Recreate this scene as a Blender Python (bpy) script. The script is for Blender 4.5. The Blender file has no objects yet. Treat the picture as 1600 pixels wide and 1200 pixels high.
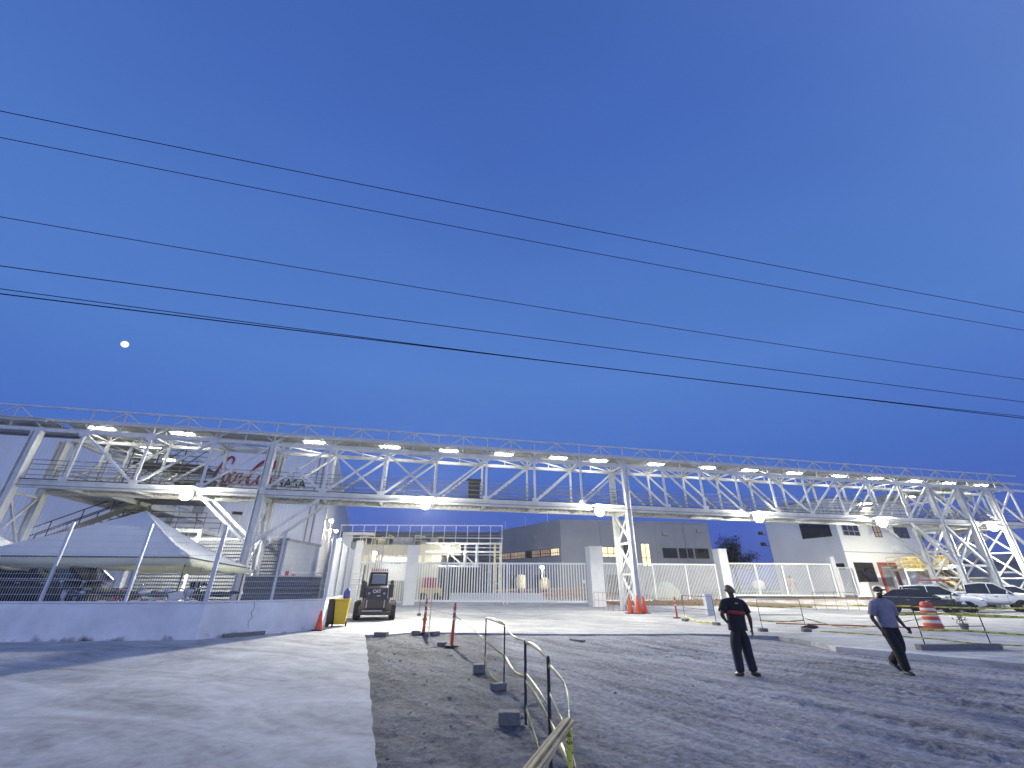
import bpy, bmesh, math, random
import numpy as np
from mathutils import Vector, Matrix, noise
PI = math.pi
R = math.radians
random.seed(7)
sc = bpy.context.scene
COL = sc.collection

# ------------------------------------------------------------------ camera
CAMH = 1.78
cd = bpy.data.cameras.new('camera'); cam = bpy.data.objects.new('camera', cd); COL.objects.link(cam)
cam.location = (0, 0, CAMH)
cam.rotation_euler = (Matrix.Rotation(R(90 + 25.3), 4, 'X') @ Matrix.Rotation(R(0.3), 4, 'Z')).to_euler()
cd.sensor_width = 36; cd.lens = 36 * 660 / 1600; cd.clip_end = 3000; cd.clip_start = 0.05
sc.camera = cam

# ------------------------------------------------------------------ world (dusk sky)
w = bpy.data.worlds.new('World'); sc.world = w; w.use_nodes = True
nt = w.node_tree; nt.nodes.clear()
def N(t, **k):
    n = nt.nodes.new(t)
    for a, b in k.items(): setattr(n, a, b)
    return n
out = N('ShaderNodeOutputWorld'); bg = N('ShaderNodeBackground'); nt.links.new(bg.outputs[0], out.inputs[0])
tc = N('ShaderNodeTexCoord'); sp = N('ShaderNodeSeparateXYZ'); nt.links.new(tc.outputs['Generated'], sp.inputs[0])
ramp = N('ShaderNodeValToRGB'); nt.links.new(sp.outputs['Z'], ramp.inputs[0])
def srgb(r, g, b):
    f = lambda c: c / 255 / 12.92 if c / 255 <= .04045 else ((c / 255 + .055) / 1.055) ** 2.4
    return (f(r), f(g), f(b), 1)
els = [(0.0, (74, 90, 158)), (0.10, (70, 95, 180)), (0.22, (71, 107, 188)), (0.42, (81, 123, 197)), (0.60, (76, 116, 190)), (0.80, (67, 103, 180)), (1.0, (60, 94, 168))]
cr = ramp.color_ramp
while len(cr.elements) > 1: cr.elements.remove(cr.elements[-1])
cr.elements[0].position = 0; cr.elements[0].color = srgb(*els[0][1])
for p, c in els[1:]:
    e = cr.elements.new(p); e.color = srgb(*c)
# brighter, paler dusk behind the viewer and a little to the right
gl = N('ShaderNodeVectorMath', operation='DOT_PRODUCT'); nt.links.new(tc.outputs['Generated'], gl.inputs[0]); gl.inputs[1].default_value = (0.35, -0.9, 0.1)
mr = N('ShaderNodeMapRange'); mr.inputs['From Min'].default_value = -0.30; mr.inputs['From Max'].default_value = 1.0; nt.links.new(gl.outputs['Value'], mr.inputs[0])
pw = N('ShaderNodeMath', operation='POWER'); pw.inputs[1].default_value = 2.0; nt.links.new(mr.outputs[0], pw.inputs[0])
warm = N('ShaderNodeMix', data_type='RGBA', blend_type='ADD'); warm.inputs[0].default_value = 1
sc1 = N('ShaderNodeMix', data_type='RGBA', blend_type='MULTIPLY'); sc1.inputs[0].default_value = 1
sc1.inputs[6].default_value = (0.50, 0.52, 0.66, 1); nt.links.new(pw.outputs[0], sc1.inputs[7])
nt.links.new(ramp.outputs[0], warm.inputs[6]); nt.links.new(sc1.outputs[2], warm.inputs[7])
# faint uneven cloud veil
mp = N('ShaderNodeMapping'); mp.inputs['Scale'].default_value = (1.2, 1.2, 3.5); nt.links.new(tc.outputs['Generated'], mp.inputs[0])
nz = N('ShaderNodeTexNoise'); nz.inputs['Scale'].default_value = 1.6; nz.inputs['Detail'].default_value = 5; nt.links.new(mp.outputs[0], nz.inputs[0])
mr2 = N('ShaderNodeMapRange'); mr2.inputs['From Min'].default_value = .3; mr2.inputs['From Max'].default_value = .7
mr2.inputs['To Min'].default_value = 1.03; mr2.inputs['To Max'].default_value = 1.10; nt.links.new(nz.outputs[0], mr2.inputs[0])
mul = N('ShaderNodeMix', data_type='RGBA', blend_type='MULTIPLY'); mul.inputs[0].default_value = 1
nt.links.new(warm.outputs[2], mul.inputs[6]); nt.links.new(mr2.outputs[0], mul.inputs[7])
nt.links.new(mul.outputs[2], bg.inputs[0]); bg.inputs[1].default_value = 1.0

sc.view_settings.view_transform = 'Standard'; sc.view_settings.look = 'None'
sc.view_settings.exposure = 0; sc.view_settings.gamma = 1
try:
    sc.cycles.use_denoising = True
    sc.cycles.max_bounces = 5; sc.cycles.diffuse_bounces = 3; sc.cycles.glossy_bounces = 2
    sc.cycles.sample_clamp_indirect = 4; sc.cycles.caustics_reflective = False; sc.cycles.caustics_refractive = False
except Exception: pass

# ------------------------------------------------------------------ materials
def mat(name, col, rough=.6, metal=0, var=.0, vscale=4, stretch=(1, 1, 1), bump=0, bscale=30, col2=None, emit=None, estr=0, detail=6, spec=.5, alpha=1):
    m = bpy.data.materials.new(name); m.use_nodes = True
    t = m.node_tree; b = t.nodes['Principled BSDF']
    b.inputs['Base Color'].default_value = (*col, 1); b.inputs['Roughness'].default_value = rough; b.inputs['Metallic'].default_value = metal
    b.inputs['Specular IOR Level'].default_value = spec
    if alpha < 1: b.inputs['Alpha'].default_value = alpha
    if emit:
        b.inputs['Emission Color'].default_value = (*emit, 1); b.inputs['Emission Strength'].default_value = estr
    g = t.nodes.new('ShaderNodeNewGeometry'); mp = t.nodes.new('ShaderNodeMapping'); mp.inputs['Scale'].default_value = stretch
    t.links.new(g.outputs['Position'], mp.inputs[0])
    if var or col2:
        n = t.nodes.new('ShaderNodeTexNoise'); n.inputs['Scale'].default_value = vscale; n.inputs['Detail'].default_value = detail; n.inputs['Roughness'].default_value = .6
        t.links.new(mp.outputs[0], n.inputs[0])
        r = t.nodes.new('ShaderNodeValToRGB'); r.color_ramp.elements[0].position = .32; r.color_ramp.elements[1].position = .68
        c2 = col2 or tuple(min(1, c * (1 + var)) for c in col); c1 = col if col2 else tuple(c * (1 - var) for c in col)
        r.color_ramp.elements[0].color = (*c1, 1); r.color_ramp.elements[1].color = (*c2, 1)
        t.links.new(n.outputs[0], r.inputs[0]); t.links.new(r.outputs[0], b.inputs['Base Color'])
    if bump:
        n2 = t.nodes.new('ShaderNodeTexNoise'); n2.inputs['Scale'].default_value = bscale; n2.inputs['Detail'].default_value = 5
        t.links.new(mp.outputs[0], n2.inputs[0])
        bm = t.nodes.new('ShaderNodeBump'); bm.inputs['Strength'].default_value = bump; bm.inputs['Distance'].default_value = .02
        t.links.new(n2.outputs[0], bm.inputs['Height']); t.links.new(bm.outputs[0], b.inputs['Normal'])
    return m
def wave_mat(name, col, ang, scale, depth=.04, rough=.5, strength=.8, var=.06, vertical=True):
    """sheet metal cladding: ribs run up the wall, spaced along horizontal direction ang"""
    m = mat(name, col, rough, var=var, vscale=.35, stretch=(1, 1, .4)); t = m.node_tree; b = t.nodes['Principled BSDF']
    g = t.nodes.new('ShaderNodeNewGeometry'); d = t.nodes.new('ShaderNodeVectorMath'); d.operation = 'DOT_PRODUCT'
    d.inputs[1].default_value = (math.cos(ang), math.sin(ang), 0) if vertical else (0, 0, 1)
    t.links.new(g.outputs['Position'], d.inputs[0])
    mu = t.nodes.new('ShaderNodeMath'); mu.operation = 'MULTIPLY'; mu.inputs[1].default_value = scale * 2 * PI; t.links.new(d.outputs['Value'], mu.inputs[0])
    s = t.nodes.new('ShaderNodeMath'); s.operation = 'SINE'; t.links.new(mu.outputs[0], s.inputs[0])
    bm = t.nodes.new('ShaderNodeBump'); bm.inputs['Strength'].default_value = strength; bm.inputs['Distance'].default_value = depth
    t.links.new(s.outputs[0], bm.inputs['Height']); t.links.new(bm.outputs[0], b.inputs['Normal'])
    return m
BA = R(12.2)                         # heading of the bridge
GA = R(17.9)                         # heading of the site buildings
M = {}
M['steel'] = mat('white_painted_steel', (.66, .67, .65), .45, var=.13, vscale=2.2)
M['steel_grey'] = mat('grey_steel', (.30, .31, .31), .5, var=.15, vscale=2)
M['galv'] = mat('galvanised_sheet', (.50, .52, .51), .45, .3, var=.12, vscale=2)
M['roof'] = mat('roof_sheet', (.52, .53, .52), .5, .1, var=.12, vscale=1.2)
M['deck'] = mat('deck_sheet', (.42, .43, .41), .6, var=.2, vscale=2)
M['darksteel'] = mat('dark_steel', (.05, .05, .055), .5, .4, var=.2, vscale=5)
M['yellowsteel'] = mat('yellow_painted_steel', (.72, .55, .16), .5, var=.12, vscale=4)
M['rail'] = mat('rail_steel', (.20, .20, .15), .5, var=.1)
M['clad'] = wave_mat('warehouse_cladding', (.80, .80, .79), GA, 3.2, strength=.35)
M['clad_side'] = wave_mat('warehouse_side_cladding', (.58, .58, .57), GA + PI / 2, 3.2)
M['louvre'] = wave_mat('dark_louvre', (.16, .17, .19), 0, 5, depth=.06, vertical=False, strength=1, var=.1)
M['wall'] = mat('white_render', (.66, .67, .68), .8, var=.07, vscale=1.2, bump=.15, bscale=25)
M['pillar'] = mat('pillar_paint', (.66, .67, .67), .7, var=.06, vscale=2)
M['greywall'] = mat('grey_render', (.24, .25, .26), .8, var=.10, vscale=.3)
M['greywall2'] = mat('pale_grey_render', (.30, .31, .32), .8, var=.08, vscale=.3)
M['palewall'] = mat('pale_render', (.78, .79, .76), .8, var=.05, vscale=.4)
M['wire'] = mat('galvanised_wire', (.62, .64, .66), .45, .2)
M['sheet'] = mat('pale_fence_sheet', (.60, .62, .64), .6, var=.08, vscale=2)
M['gate'] = mat('white_gate_paint', (.80, .81, .78), .45, var=.05)
M['glassdark'] = mat('dark_glass', (.012, .014, .018), .08, 0, spec=.8)
M['frame_dark'] = mat('dark_frame', (.02, .02, .022), .4)
M['litwin'] = mat('lit_window', (.5, .45, .3), .3, emit=(1, .83, .52), estr=1.0, var=.4, vscale=1.3)
M['litwin_dim'] = mat('dim_lit_window', (.2, .16, .12), .3, emit=(.9, .62, .42), estr=.25, var=.5, vscale=.9)
M['canvas'] = mat('white_tent_canvas', (.82, .82, .82), .8, var=.05, vscale=1.5, bump=.3, bscale=3)
M['canvas_in'] = mat('cream_tent_valance', (.72, .72, .55), .8, var=.05)
M['cablejacket'] = mat('cable_jacket', (.006, .007, .01), .95, spec=.05)
M['black'] = mat('black_plastic', (.018, .018, .02), .45, var=.3)
M['blackcar'] = mat('dark_grey_car_paint', (.035, .036, .038), .22, .2, spec=.8)
M['whitecar'] = mat('white_car_paint', (.72, .73, .74), .25, spec=.6)
M['rubber'] = mat('tyre_rubber', (.018, .018, .018), .85, var=.3, vscale=20)
M['rim'] = mat('alloy_rim', (.35, .35, .36), .35, .8)
M['chrome'] = mat('chrome', (.75, .76, .78), .15, .9)
M['headlight'] = mat('headlight_glass', (.5, .55, .6), .1, .2, spec=.8)
M['orange'] = mat('orange_plastic', (.62, .085, .035), .45, var=.12, vscale=8)
M['drumwhite'] = mat('reflective_white_band', (.7, .66, .6), .4)
M['red'] = mat('red_paint', (.42, .035, .04), .5, var=.1)
M['boomred'] = mat('faded_red_band', (.40, .09, .07), .6, var=.2, vscale=5)
M['logo_red'] = mat('logo_red', (.30, .012, .03), .45)
M['logo_black'] = mat('logo_black', (.02, .02, .03), .5)
M['yellowbin'] = mat('yellow_plastic', (.80, .56, .04), .4, var=.06)
M['blue'] = mat('blue_plastic', (.05, .06, .3), .5)
M['wood'] = mat('pale_timber', (.50, .38, .18), .7, var=.25, vscale=6, stretch=(1, 1, 1))
M['block'] = mat('concrete_block', (.19, .185, .18), .9, var=.2, vscale=12, bump=.5, bscale=60)
M['loader'] = mat('loader_dark_paint', (.022, .022, .028), .4)
M['loader2'] = mat('loader_bronze_panel', (.13, .10, .07), .55, var=.2, vscale=4)
M['stone'] = mat('pebble_stone', (.22, .22, .22), .9, var=.4, vscale=8)
M['leaf'] = mat('dark_leaf', (.035, .045, .02), .7, var=.4, vscale=2)
M['bark'] = mat('bark', (.10, .08, .06), .9, var=.3, vscale=6)
M['lampglow'] = mat('floodlight_lens', (.9, .9, .85), .3, emit=(1, .96, .78), estr=300)
M['tubeglow'] = mat('tube_light_diffuser', (.9, .9, .85), .3, emit=(1, .98, .84), estr=58)
M['bulbglow'] = mat('wall_lamp_lens', (.9, .9, .85), .3, emit=(1, .95, .74), estr=420)
M['moon'] = mat('moon_surface', (.9, .85, .7), .9, emit=(1, .84, .58), estr=1.25)
M['skin'] = mat('dark_skin', (.075, .04, .028), .55)
M['skin2'] = mat('light_skin', (.32, .18, .12), .55)
M['hair'] = mat('greying_hair', (.22, .15, .09), .9, var=.4, vscale=60, bump=.8, bscale=150)
M['cap'] = mat('dark_cap', (.05, .04, .04), .8)
M['blackcloth'] = mat('black_cloth', (.012, .011, .016), .9, var=.3, vscale=10, bump=.3, bscale=18)
M['navycloth'] = mat('dark_navy_cloth', (.016, .017, .026), .9, var=.3, vscale=10, bump=.3, bscale=18)
M['redcloth'] = mat('red_cloth', (.34, .035, .045), .9)
M['greycloth'] = mat('lavender_grey_cloth', (.24, .23, .29), .9, var=.12, vscale=8, bump=.3, bscale=15)
M['pinkcloth'] = mat('pale_pink_cloth', (.7, .45, .42), .9)
M['creamcloth'] = mat('cream_cloth', (.6, .58, .5), .9)
M['tarp'] = mat('pale_green_tarp', (.50, .54, .42), .8, var=.1, vscale=3, bump=.4, bscale=5)
M['greencover'] = mat('dark_green_foliage', (.05, .09, .03), .8, var=.4, vscale=9)
def tape_material():
    m = mat('caution_tape', (.72, .70, .08), .4); t = m.node_tree; b = t.nodes['Principled BSDF']
    uv = t.nodes.new('ShaderNodeUVMap'); sp = t.nodes.new('ShaderNodeSeparateXYZ'); t.links.new(uv.outputs[0], sp.inputs[0])
    fr = t.nodes.new('ShaderNodeMath'); fr.operation = 'FRACT'; t.links.new(sp.outputs[0], fr.inputs[0])
    gt = t.nodes.new('ShaderNodeMath'); gt.operation = 'GREATER_THAN'; gt.inputs[1].default_value = .55; t.links.new(fr.outputs[0], gt.inputs[0])
    a = t.nodes.new('ShaderNodeMath'); a.operation = 'SUBTRACT'; a.inputs[1].default_value = .5; t.links.new(sp.outputs[1], a.inputs[0])
    ab = t.nodes.new('ShaderNodeMath'); ab.operation = 'ABSOLUTE'; t.links.new(a.outputs[0], ab.inputs[0])
    lt = t.nodes.new('ShaderNodeMath'); lt.operation = 'LESS_THAN'; lt.inputs[1].default_value = .24; t.links.new(ab.outputs[0], lt.inputs[0])
    fr2 = t.nodes.new('ShaderNodeMath'); fr2.operation = 'MULTIPLY'; fr2.inputs[1].default_value = 9; t.links.new(sp.outputs[0], fr2.inputs[0])
    fr3 = t.nodes.new('ShaderNodeMath'); fr3.operation = 'FRACT'; t.links.new(fr2.outputs[0], fr3.inputs[0])
    g3 = t.nodes.new('ShaderNodeMath'); g3.operation = 'GREATER_THAN'; g3.inputs[1].default_value = .35; t.links.new(fr3.outputs[0], g3.inputs[0])
    m1 = t.nodes.new('ShaderNodeMath'); m1.operation = 'MULTIPLY'; t.links.new(gt.outputs[0], m1.inputs[0]); t.links.new(lt.outputs[0], m1.inputs[1])
    m2 = t.nodes.new('ShaderNodeMath'); m2.operation = 'MULTIPLY'; t.links.new(m1.outputs[0], m2.inputs[0]); t.links.new(g3.outputs[0], m2.inputs[1])
    mx = t.nodes.new('ShaderNodeMix'); mx.data_type = 'RGBA'; mx.inputs[6].default_value = (.80, .74, .12, 1); mx.inputs[7].default_value = (.03, .03, .02, 1)
    t.links.new(m2.outputs[0], mx.inputs[0]); t.links.new(mx.outputs[2], b.inputs['Base Color'])
    return m
M['tape'] = tape_material()
M['paletape'] = mat('weathered_pale_tape', (.66, .58, .27), .45, var=.15, vscale=9)

def ground_mat(name, c_dark, c_light, streak_dir, streak, fine, bumpd, crack=False, an=(.22, 1.7), dist=.9, fk=.7):
    m = bpy.data.materials.new(name); m.use_nodes = True; t = m.node_tree; b = t.nodes['Principled BSDF']
    b.inputs['Roughness'].default_value = .88; b.inputs['Specular IOR Level'].default_value = .3
    L = t.links.new; nn = t.nodes.new
    g = nn('ShaderNodeNewGeometry')
    mp = nn('ShaderNodeMapping'); mp.inputs['Rotation'].default_value = (0, 0, -streak_dir); mp.inputs['Scale'].default_value = (.28, 1.9, 1); mp.vector_type = 'POINT'
    rot = nn('ShaderNodeVectorRotate'); rot.rotation_type = 'Z_AXIS'; rot.inputs['Angle'].default_value = -streak_dir; L(g.outputs['Position'], rot.inputs['Vector'])
    sc_ = nn('ShaderNodeVectorMath'); sc_.operation = 'MULTIPLY'; sc_.inputs[1].default_value = (*an, 1); L(rot.outputs[0], sc_.inputs[0])
    n1 = nn('ShaderNodeTexNoise'); n1.inputs['Scale'].default_value = 1.1; n1.inputs['Detail'].default_value = 8; n1.inputs['Roughness'].default_value = .62; n1.inputs['Distortion'].default_value = dist; L(sc_.outputs[0], n1.inputs[0])
    n2 = nn('ShaderNodeTexNoise'); n2.inputs['Scale'].default_value = .32; n2.inputs['Detail'].default_value = 4; L(g.outputs['Position'], n2.inputs[0])
    n3 = nn('ShaderNodeTexNoise'); n3.inputs['Scale'].default_value = fine; n3.inputs['Detail'].default_value = 9; n3.inputs['Roughness'].default_value = .7; L(g.outputs['Position'], n3.inputs[0])
    def madd(a, k, c):
        x = nn('ShaderNodeMath'); x.operation = 'MULTIPLY_ADD'; L(a, x.inputs[0]); x.inputs[1].default_value = k
        if isinstance(c, (int, float)): x.inputs[2].default_value = c
        else: L(c, x.inputs[2])
        return x.outputs[0]
    v = madd(n1.outputs[0], streak, madd(n2.outputs[0], .7, madd(n3.outputs[0], fk, -.5 * (streak + .7 + fk) + .5)))
    r = nn('ShaderNodeValToRGB'); r.color_ramp.elements[0].position = .2; r.color_ramp.elements[1].position = .8
    r.color_ramp.elements[0].color = (*c_dark, 1); r.color_ramp.elements[1].color = (*c_light, 1); L(v, r.inputs[0])
    colout = r.outputs[0]
    if crack:
        vo = nn('ShaderNodeTexVoronoi'); vo.feature = 'DISTANCE_TO_EDGE'; vo.inputs['Scale'].default_value = .3
        ad = nn('ShaderNodeVectorMath'); ad.operation = 'ADD'; nz2 = nn('ShaderNodeTexNoise'); nz2.inputs['Scale'].default_value = 1.3; L(g.outputs['Position'], nz2.inputs[0])
        L(g.outputs['Position'], ad.inputs[0]); L(nz2.outputs['Color'], ad.inputs[1]); L(ad.outputs[0], vo.inputs[0])
        lt = nn('ShaderNodeMath'); lt.operation = 'LESS_THAN'; lt.inputs[1].default_value = .0007; L(vo.outputs['Distance'], lt.inputs[0])
        # saw-cut slab joints every 4.5 m
        sp = nn('ShaderNodeSeparateXYZ'); r2 = nn('ShaderNodeVectorRotate'); r2.rotation_type = 'Z_AXIS'; r2.inputs['Angle'].default_value = -BA; L(g.outputs['Position'], r2.inputs[0]); L(r2.outputs[0], sp.inputs[0])
        js = []
        for k in (0, 1):
            a = nn('ShaderNodeMath'); a.operation = 'PINGPONG'; a.inputs[1].default_value = 2.6; L(sp.outputs[k], a.inputs[0])
            c = nn('ShaderNodeMath'); c.operation = 'LESS_THAN'; c.inputs[1].default_value = .007; L(a.outputs[0], c.inputs[0]); js.append(c)
        mxx = nn('ShaderNodeMath'); mxx.operation = 'MAXIMUM'; L(js[0].outputs[0], mxx.inputs[0]); L(js[1].outputs[0], mxx.inputs[1])
        mx2 = nn('ShaderNodeMath'); mx2.operation = 'MAXIMUM'; L(mxx.outputs[0], mx2.inputs[0]); L(lt.outputs[0], mx2.inputs[1])
        hf = nn('ShaderNodeMath'); hf.operation = 'MULTIPLY'; hf.inputs[1].default_value = .45; L(mx2.outputs[0], hf.inputs[0])
        mx = nn('ShaderNodeMix'); mx.data_type = 'RGBA'; mx.inputs[7].default_value = (.05, .05, .055, 1); L(hf.outputs[0], mx.inputs[0]); L(colout, mx.inputs[6]); colout = mx.outputs[2]
    L(colout, b.inputs['Base Color'])
    hgt = madd(n3.outputs[0], 1.0, madd(n1.outputs[0], .8, 0.0))
    bm = nn('ShaderNodeBump'); bm.inputs['Strength'].default_value = .9; bm.inputs['Distance'].default_value = bumpd; L(hgt, bm.inputs['Height']); L(bm.outputs[0], b.inputs['Normal'])
    return m
M['concrete'] = ground_mat('poured_concrete', (.235, .235, .235), (.56, .555, .54), R(-25), 1.35, 5, .010, crack=True, an=(.22, .62), dist=2.2)
M['dirt'] = ground_mat('graded_dirt', (.12, .121, .135), (.43, .427, .45), R(-52), 1.3, 11, .08, an=(.3, 1.9), dist=.5, fk=1.5)
M['dirt_dark'] = ground_mat('rough_dark_dirt', (.11, .11, .115), (.36, .36, .36), R(5), .6, 7, .12)
M['bank'] = ground_mat('brown_bank_soil', (.14, .09, .06), (.36, .27, .19), 0, .5, 4, .1)
M['farground'] = ground_mat('far_ground', (.13, .13, .12), (.25, .25, .23), 0, .5, .6, .05)

# ------------------------------------------------------------------ mesh builder
class MB:
    def __init__(s): s.v = []; s.f = []; s.uv = None
    def add(s, vs, fs):
        o = len(s.v); s.v += [tuple(x) for x in vs]; s.f += [tuple(i + o for i in f) for f in fs]; return s
    def box(s, x0, x1, y0, y1, z0, z1):
        return s.add([(x0, y0, z0), (x1, y0, z0), (x1, y1, z0), (x0, y1, z0), (x0, y0, z1), (x1, y0, z1), (x1, y1, z1), (x0, y1, z1)],
                     [(0, 3, 2, 1), (4, 5, 6, 7), (0, 1, 5, 4), (1, 2, 6, 5), (2, 3, 7, 6), (3, 0, 4, 7)])
    def bar(s, p, q, w, h=None, up=(0, 0, 1)):
        h = h or w; p = Vector(p); q = Vector(q); d = (q - p); L = d.length
        if L < 1e-6: return s
        d /= L; u = Vector(up)
        if abs(d.dot(u)) > .98: u = Vector((0, 1, 0))
        sd = d.cross(u).normalized(); u = sd.cross(d).normalized()
        vs = []
        for e in (p, q):
            for a, b in ((-1, -1), (1, -1), (1, 1), (-1, 1)): vs.append(e + sd * (a * w / 2) + u * (b * h / 2))
        return s.add(vs, [(0, 1, 2, 3), (7, 6, 5, 4), (0, 4, 5, 1), (1, 5, 6, 2), (2, 6, 7, 3), (3, 7, 4, 0)])
    def ibeam(s, p, q, w, h, t=.02, up=(0, 0, 1)):
        p = Vector(p); q = Vector(q); u = Vector(up)
        s.bar(p + u * (h / 2 - t / 2), q + u * (h / 2 - t / 2), w, t, up); s.bar(p - u * (h / 2 - t / 2), q - u * (h / 2 - t / 2), w, t, up)
        return s.bar(p, q, t, h - 2 * t, up)
    def tube(s, pts, r, n=6, cap=True):
        pts = [Vector(p) for p in pts]; rr = r if isinstance(r, (list, tuple)) else [r] * len(pts)
        rings = []; prev = None
        for i, p in enumerate(pts):
            a = pts[max(i - 1, 0)]; b = pts[min(i + 1, len(pts) - 1)]; d = (b - a).normalized()
            u = Vector((0, 0, 1)) if abs(d.z) < .9 else Vector((0, 1, 0))
            if prev is not None: u = prev
            sd = d.cross(u).normalized(); u = sd.cross(d).normalized(); prev = u
            rings.append([p + (sd * math.cos(k * 2 * PI / n) + u * math.sin(k * 2 * PI / n)) * rr[i] for k in range(n)])
        vs = [v for rg in rings for v in rg]; fs = []
        for i in range(len(pts) - 1):
            for k in range(n):
                a = i * n + k; b = i * n + (k + 1) % n; fs.append((a, b, b + n, a + n))
        if cap: fs += [tuple(range(n))[::-1], tuple(range((len(pts) - 1) * n, len(pts) * n))]
        return s.add(vs, fs)
    def lathe(s, prof, n=16, c=(0, 0, 0), axis='z', cap=True):
        vs = []; fs = []
        for r, z in prof:
            for k in range(n):
                a = k * 2 * PI / n; x, y = r * math.cos(a), r * math.sin(a)
                vs.append((c[0] + x, c[1] + y, c[2] + z) if axis == 'z' else (c[0] + x, c[1] + z, c[2] + y))
        for i in range(len(prof) - 1):
            for k in range(n):
                a = i * n + k; b = i * n + (k + 1) % n
                fs.append((a, b, b + n, a + n) if axis == 'z' else (a, a + n, b + n, b))
        if cap: fs += [tuple(range(n))[::-1], tuple(range((len(prof) - 1) * n, len(prof) * n))]
        return s.add(vs, fs)
    def prism(s, poly, z0, z1):
        n = len(poly); vs = [(x, y, z0) for x, y in poly] + [(x, y, z1) for x, y in poly]
        return s.add(vs, [tuple(range(n))[::-1], tuple(range(n, 2 * n))] + [(i, (i + 1) % n, n + (i + 1) % n, n + i) for i in range(n)])
    def quad(s, a, b, c, d): return s.add([a, b, c, d], [(0, 1, 2, 3)])
    def ball(s, c, r, n=8, m=6, sq=(1, 1, 1)):
        prof = [(max(.001, math.sin(PI * i / m)) * r, -math.cos(PI * i / m) * r) for i in range(m + 1)]
        b = MB().lathe(prof, n)
        return s.add([(c[0] + x * sq[0], c[1] + y * sq[1], c[2] + z * sq[2]) for x, y, z in b.v], b.f)
    def xf(s, fn): s.v = [tuple(fn(Vector(v))) for v in s.v]; return s
    def build(s, name, m, parent=None, smooth=False, bevel=0, sub=0):
        me = bpy.data.meshes.new(name); me.from_pydata(s.v, [], s.f); me.update()
        o = bpy.data.objects.new(name, me); COL.objects.link(o)
        if m: me.materials.append(M[m] if isinstance(m, str) else m)
        if smooth: me.shade_smooth()
        if parent: o.parent = parent
        if bevel:
            b = o.modifiers.new('bevel', 'BEVEL'); b.width = bevel; b.segments = 2; b.limit_method = 'ANGLE'
        if sub:
            b = o.modifiers.new('sub', 'SUBSURF'); b.levels = b.render_levels = sub
        return o
def tag(o, label=None, cat=None, group=None, kind=None):
    if label: o['label'] = label
    if cat: o['category'] = cat
    if group: o['group'] = group
    if kind: o['kind'] = kind
    return o
def thing(name, label, cat, loc=(0, 0, 0), rz=0, group=None):
    o = bpy.data.objects.new(name, None); COL.objects.link(o); o.location = loc; o.rotation_euler = (0, 0, rz); o.empty_display_size = .3
    return tag(o, label, cat, group)
def struct(name, mb, m, **k): return tag(mb.build(name, m, **k), kind='structure')
def kids(o): return [c for c in bpy.data.objects if c.parent == o]
def dup(root, loc, rz, label=None):
    r = root.copy(); COL.objects.link(r); r.location = loc; r.rotation_euler = (0, 0, rz)
    if label: r['label'] = label
    for ch in kids(root):
        if ch.get('_t'): continue
        c = ch.copy(); COL.objects.link(c); c.parent = r
        for g in kids(ch):
            d = g.copy(); COL.objects.link(d); d.parent = c
    return r
def text(name, s, size, m, parent, loc, rot, extrude=.01, shear=0, bold=0):
    c = bpy.data.curves.new(name, 'FONT'); c.body = s; c.size = size; c.extrude = extrude; c.shear = shear; c.offset = bold
    c.align_x = 'CENTER'; c.align_y = 'CENTER'; c.materials.append(M[m])
    tmp = bpy.data.objects.new('tmp_text', c); COL.objects.link(tmp); bpy.context.view_layer.update()
    me = bpy.data.meshes.new_from_object(tmp.evaluated_get(bpy.context.evaluated_depsgraph_get())); bpy.data.objects.remove(tmp)
    me.materials.clear(); me.materials.append(M[m])
    o = bpy.data.objects.new(name, me); COL.objects.link(o); o.parent = parent; o.location = loc; o.rotation_euler = rot
    return o
SL = .12    # height of the concrete slab over the dirt
#@@
# ------------------------------------------------------------------ ground
struct('ground', MB().prism([(-900, -600), (900, -600), (900, 1500), (-900, 1500)], -.9, -.12), 'farground')
slab = [(-70, 1.0), (-.55, 1.0), (-1.34, 5.5), (-2.35, 8.6), (-3.3, 11.6), (-4.25, 14.6), (-5.15, 17.3), (-4.3, 17.5), (-3.4, 18.35), (-1.0, 18.1), (2.4, 17.9), (7.25, 18.3), (9.6, 17.6), (9.9, 16.2), (9.76, 14.84), (12.19, 11.88), (16, 7.5), (19, 1), (70, 1), (90, 40), (90, 150), (-90, 150), (-90, 1)]
def jag(poly, i0, i1, step=.35, amp=.05):
    res = []
    for i, p in enumerate(poly):
        q = poly[(i + 1) % len(poly)]
        res.append(p)
        if i0 <= i < i1:
            L = math.dist(p, q); n = int(L / step)
            for k in range(1, n):
                t = k / n; res.append((p[0] + (q[0] - p[0]) * t + random.uniform(-amp, amp), p[1] + (q[1] - p[1]) * t + random.uniform(-amp, amp)))
    return res
struct('concrete_paving', MB().prism(jag(slab, 1, 12, .3, .022), -.15, SL), 'concrete')

def fbm(x, y, s, o=4):
    v = 0; a = 1
    for k in range(o):
        v += a * noise.noise(Vector((x * s, y * s, 3.7 * k))); a *= .55; s *= 2.03
    return v
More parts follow.
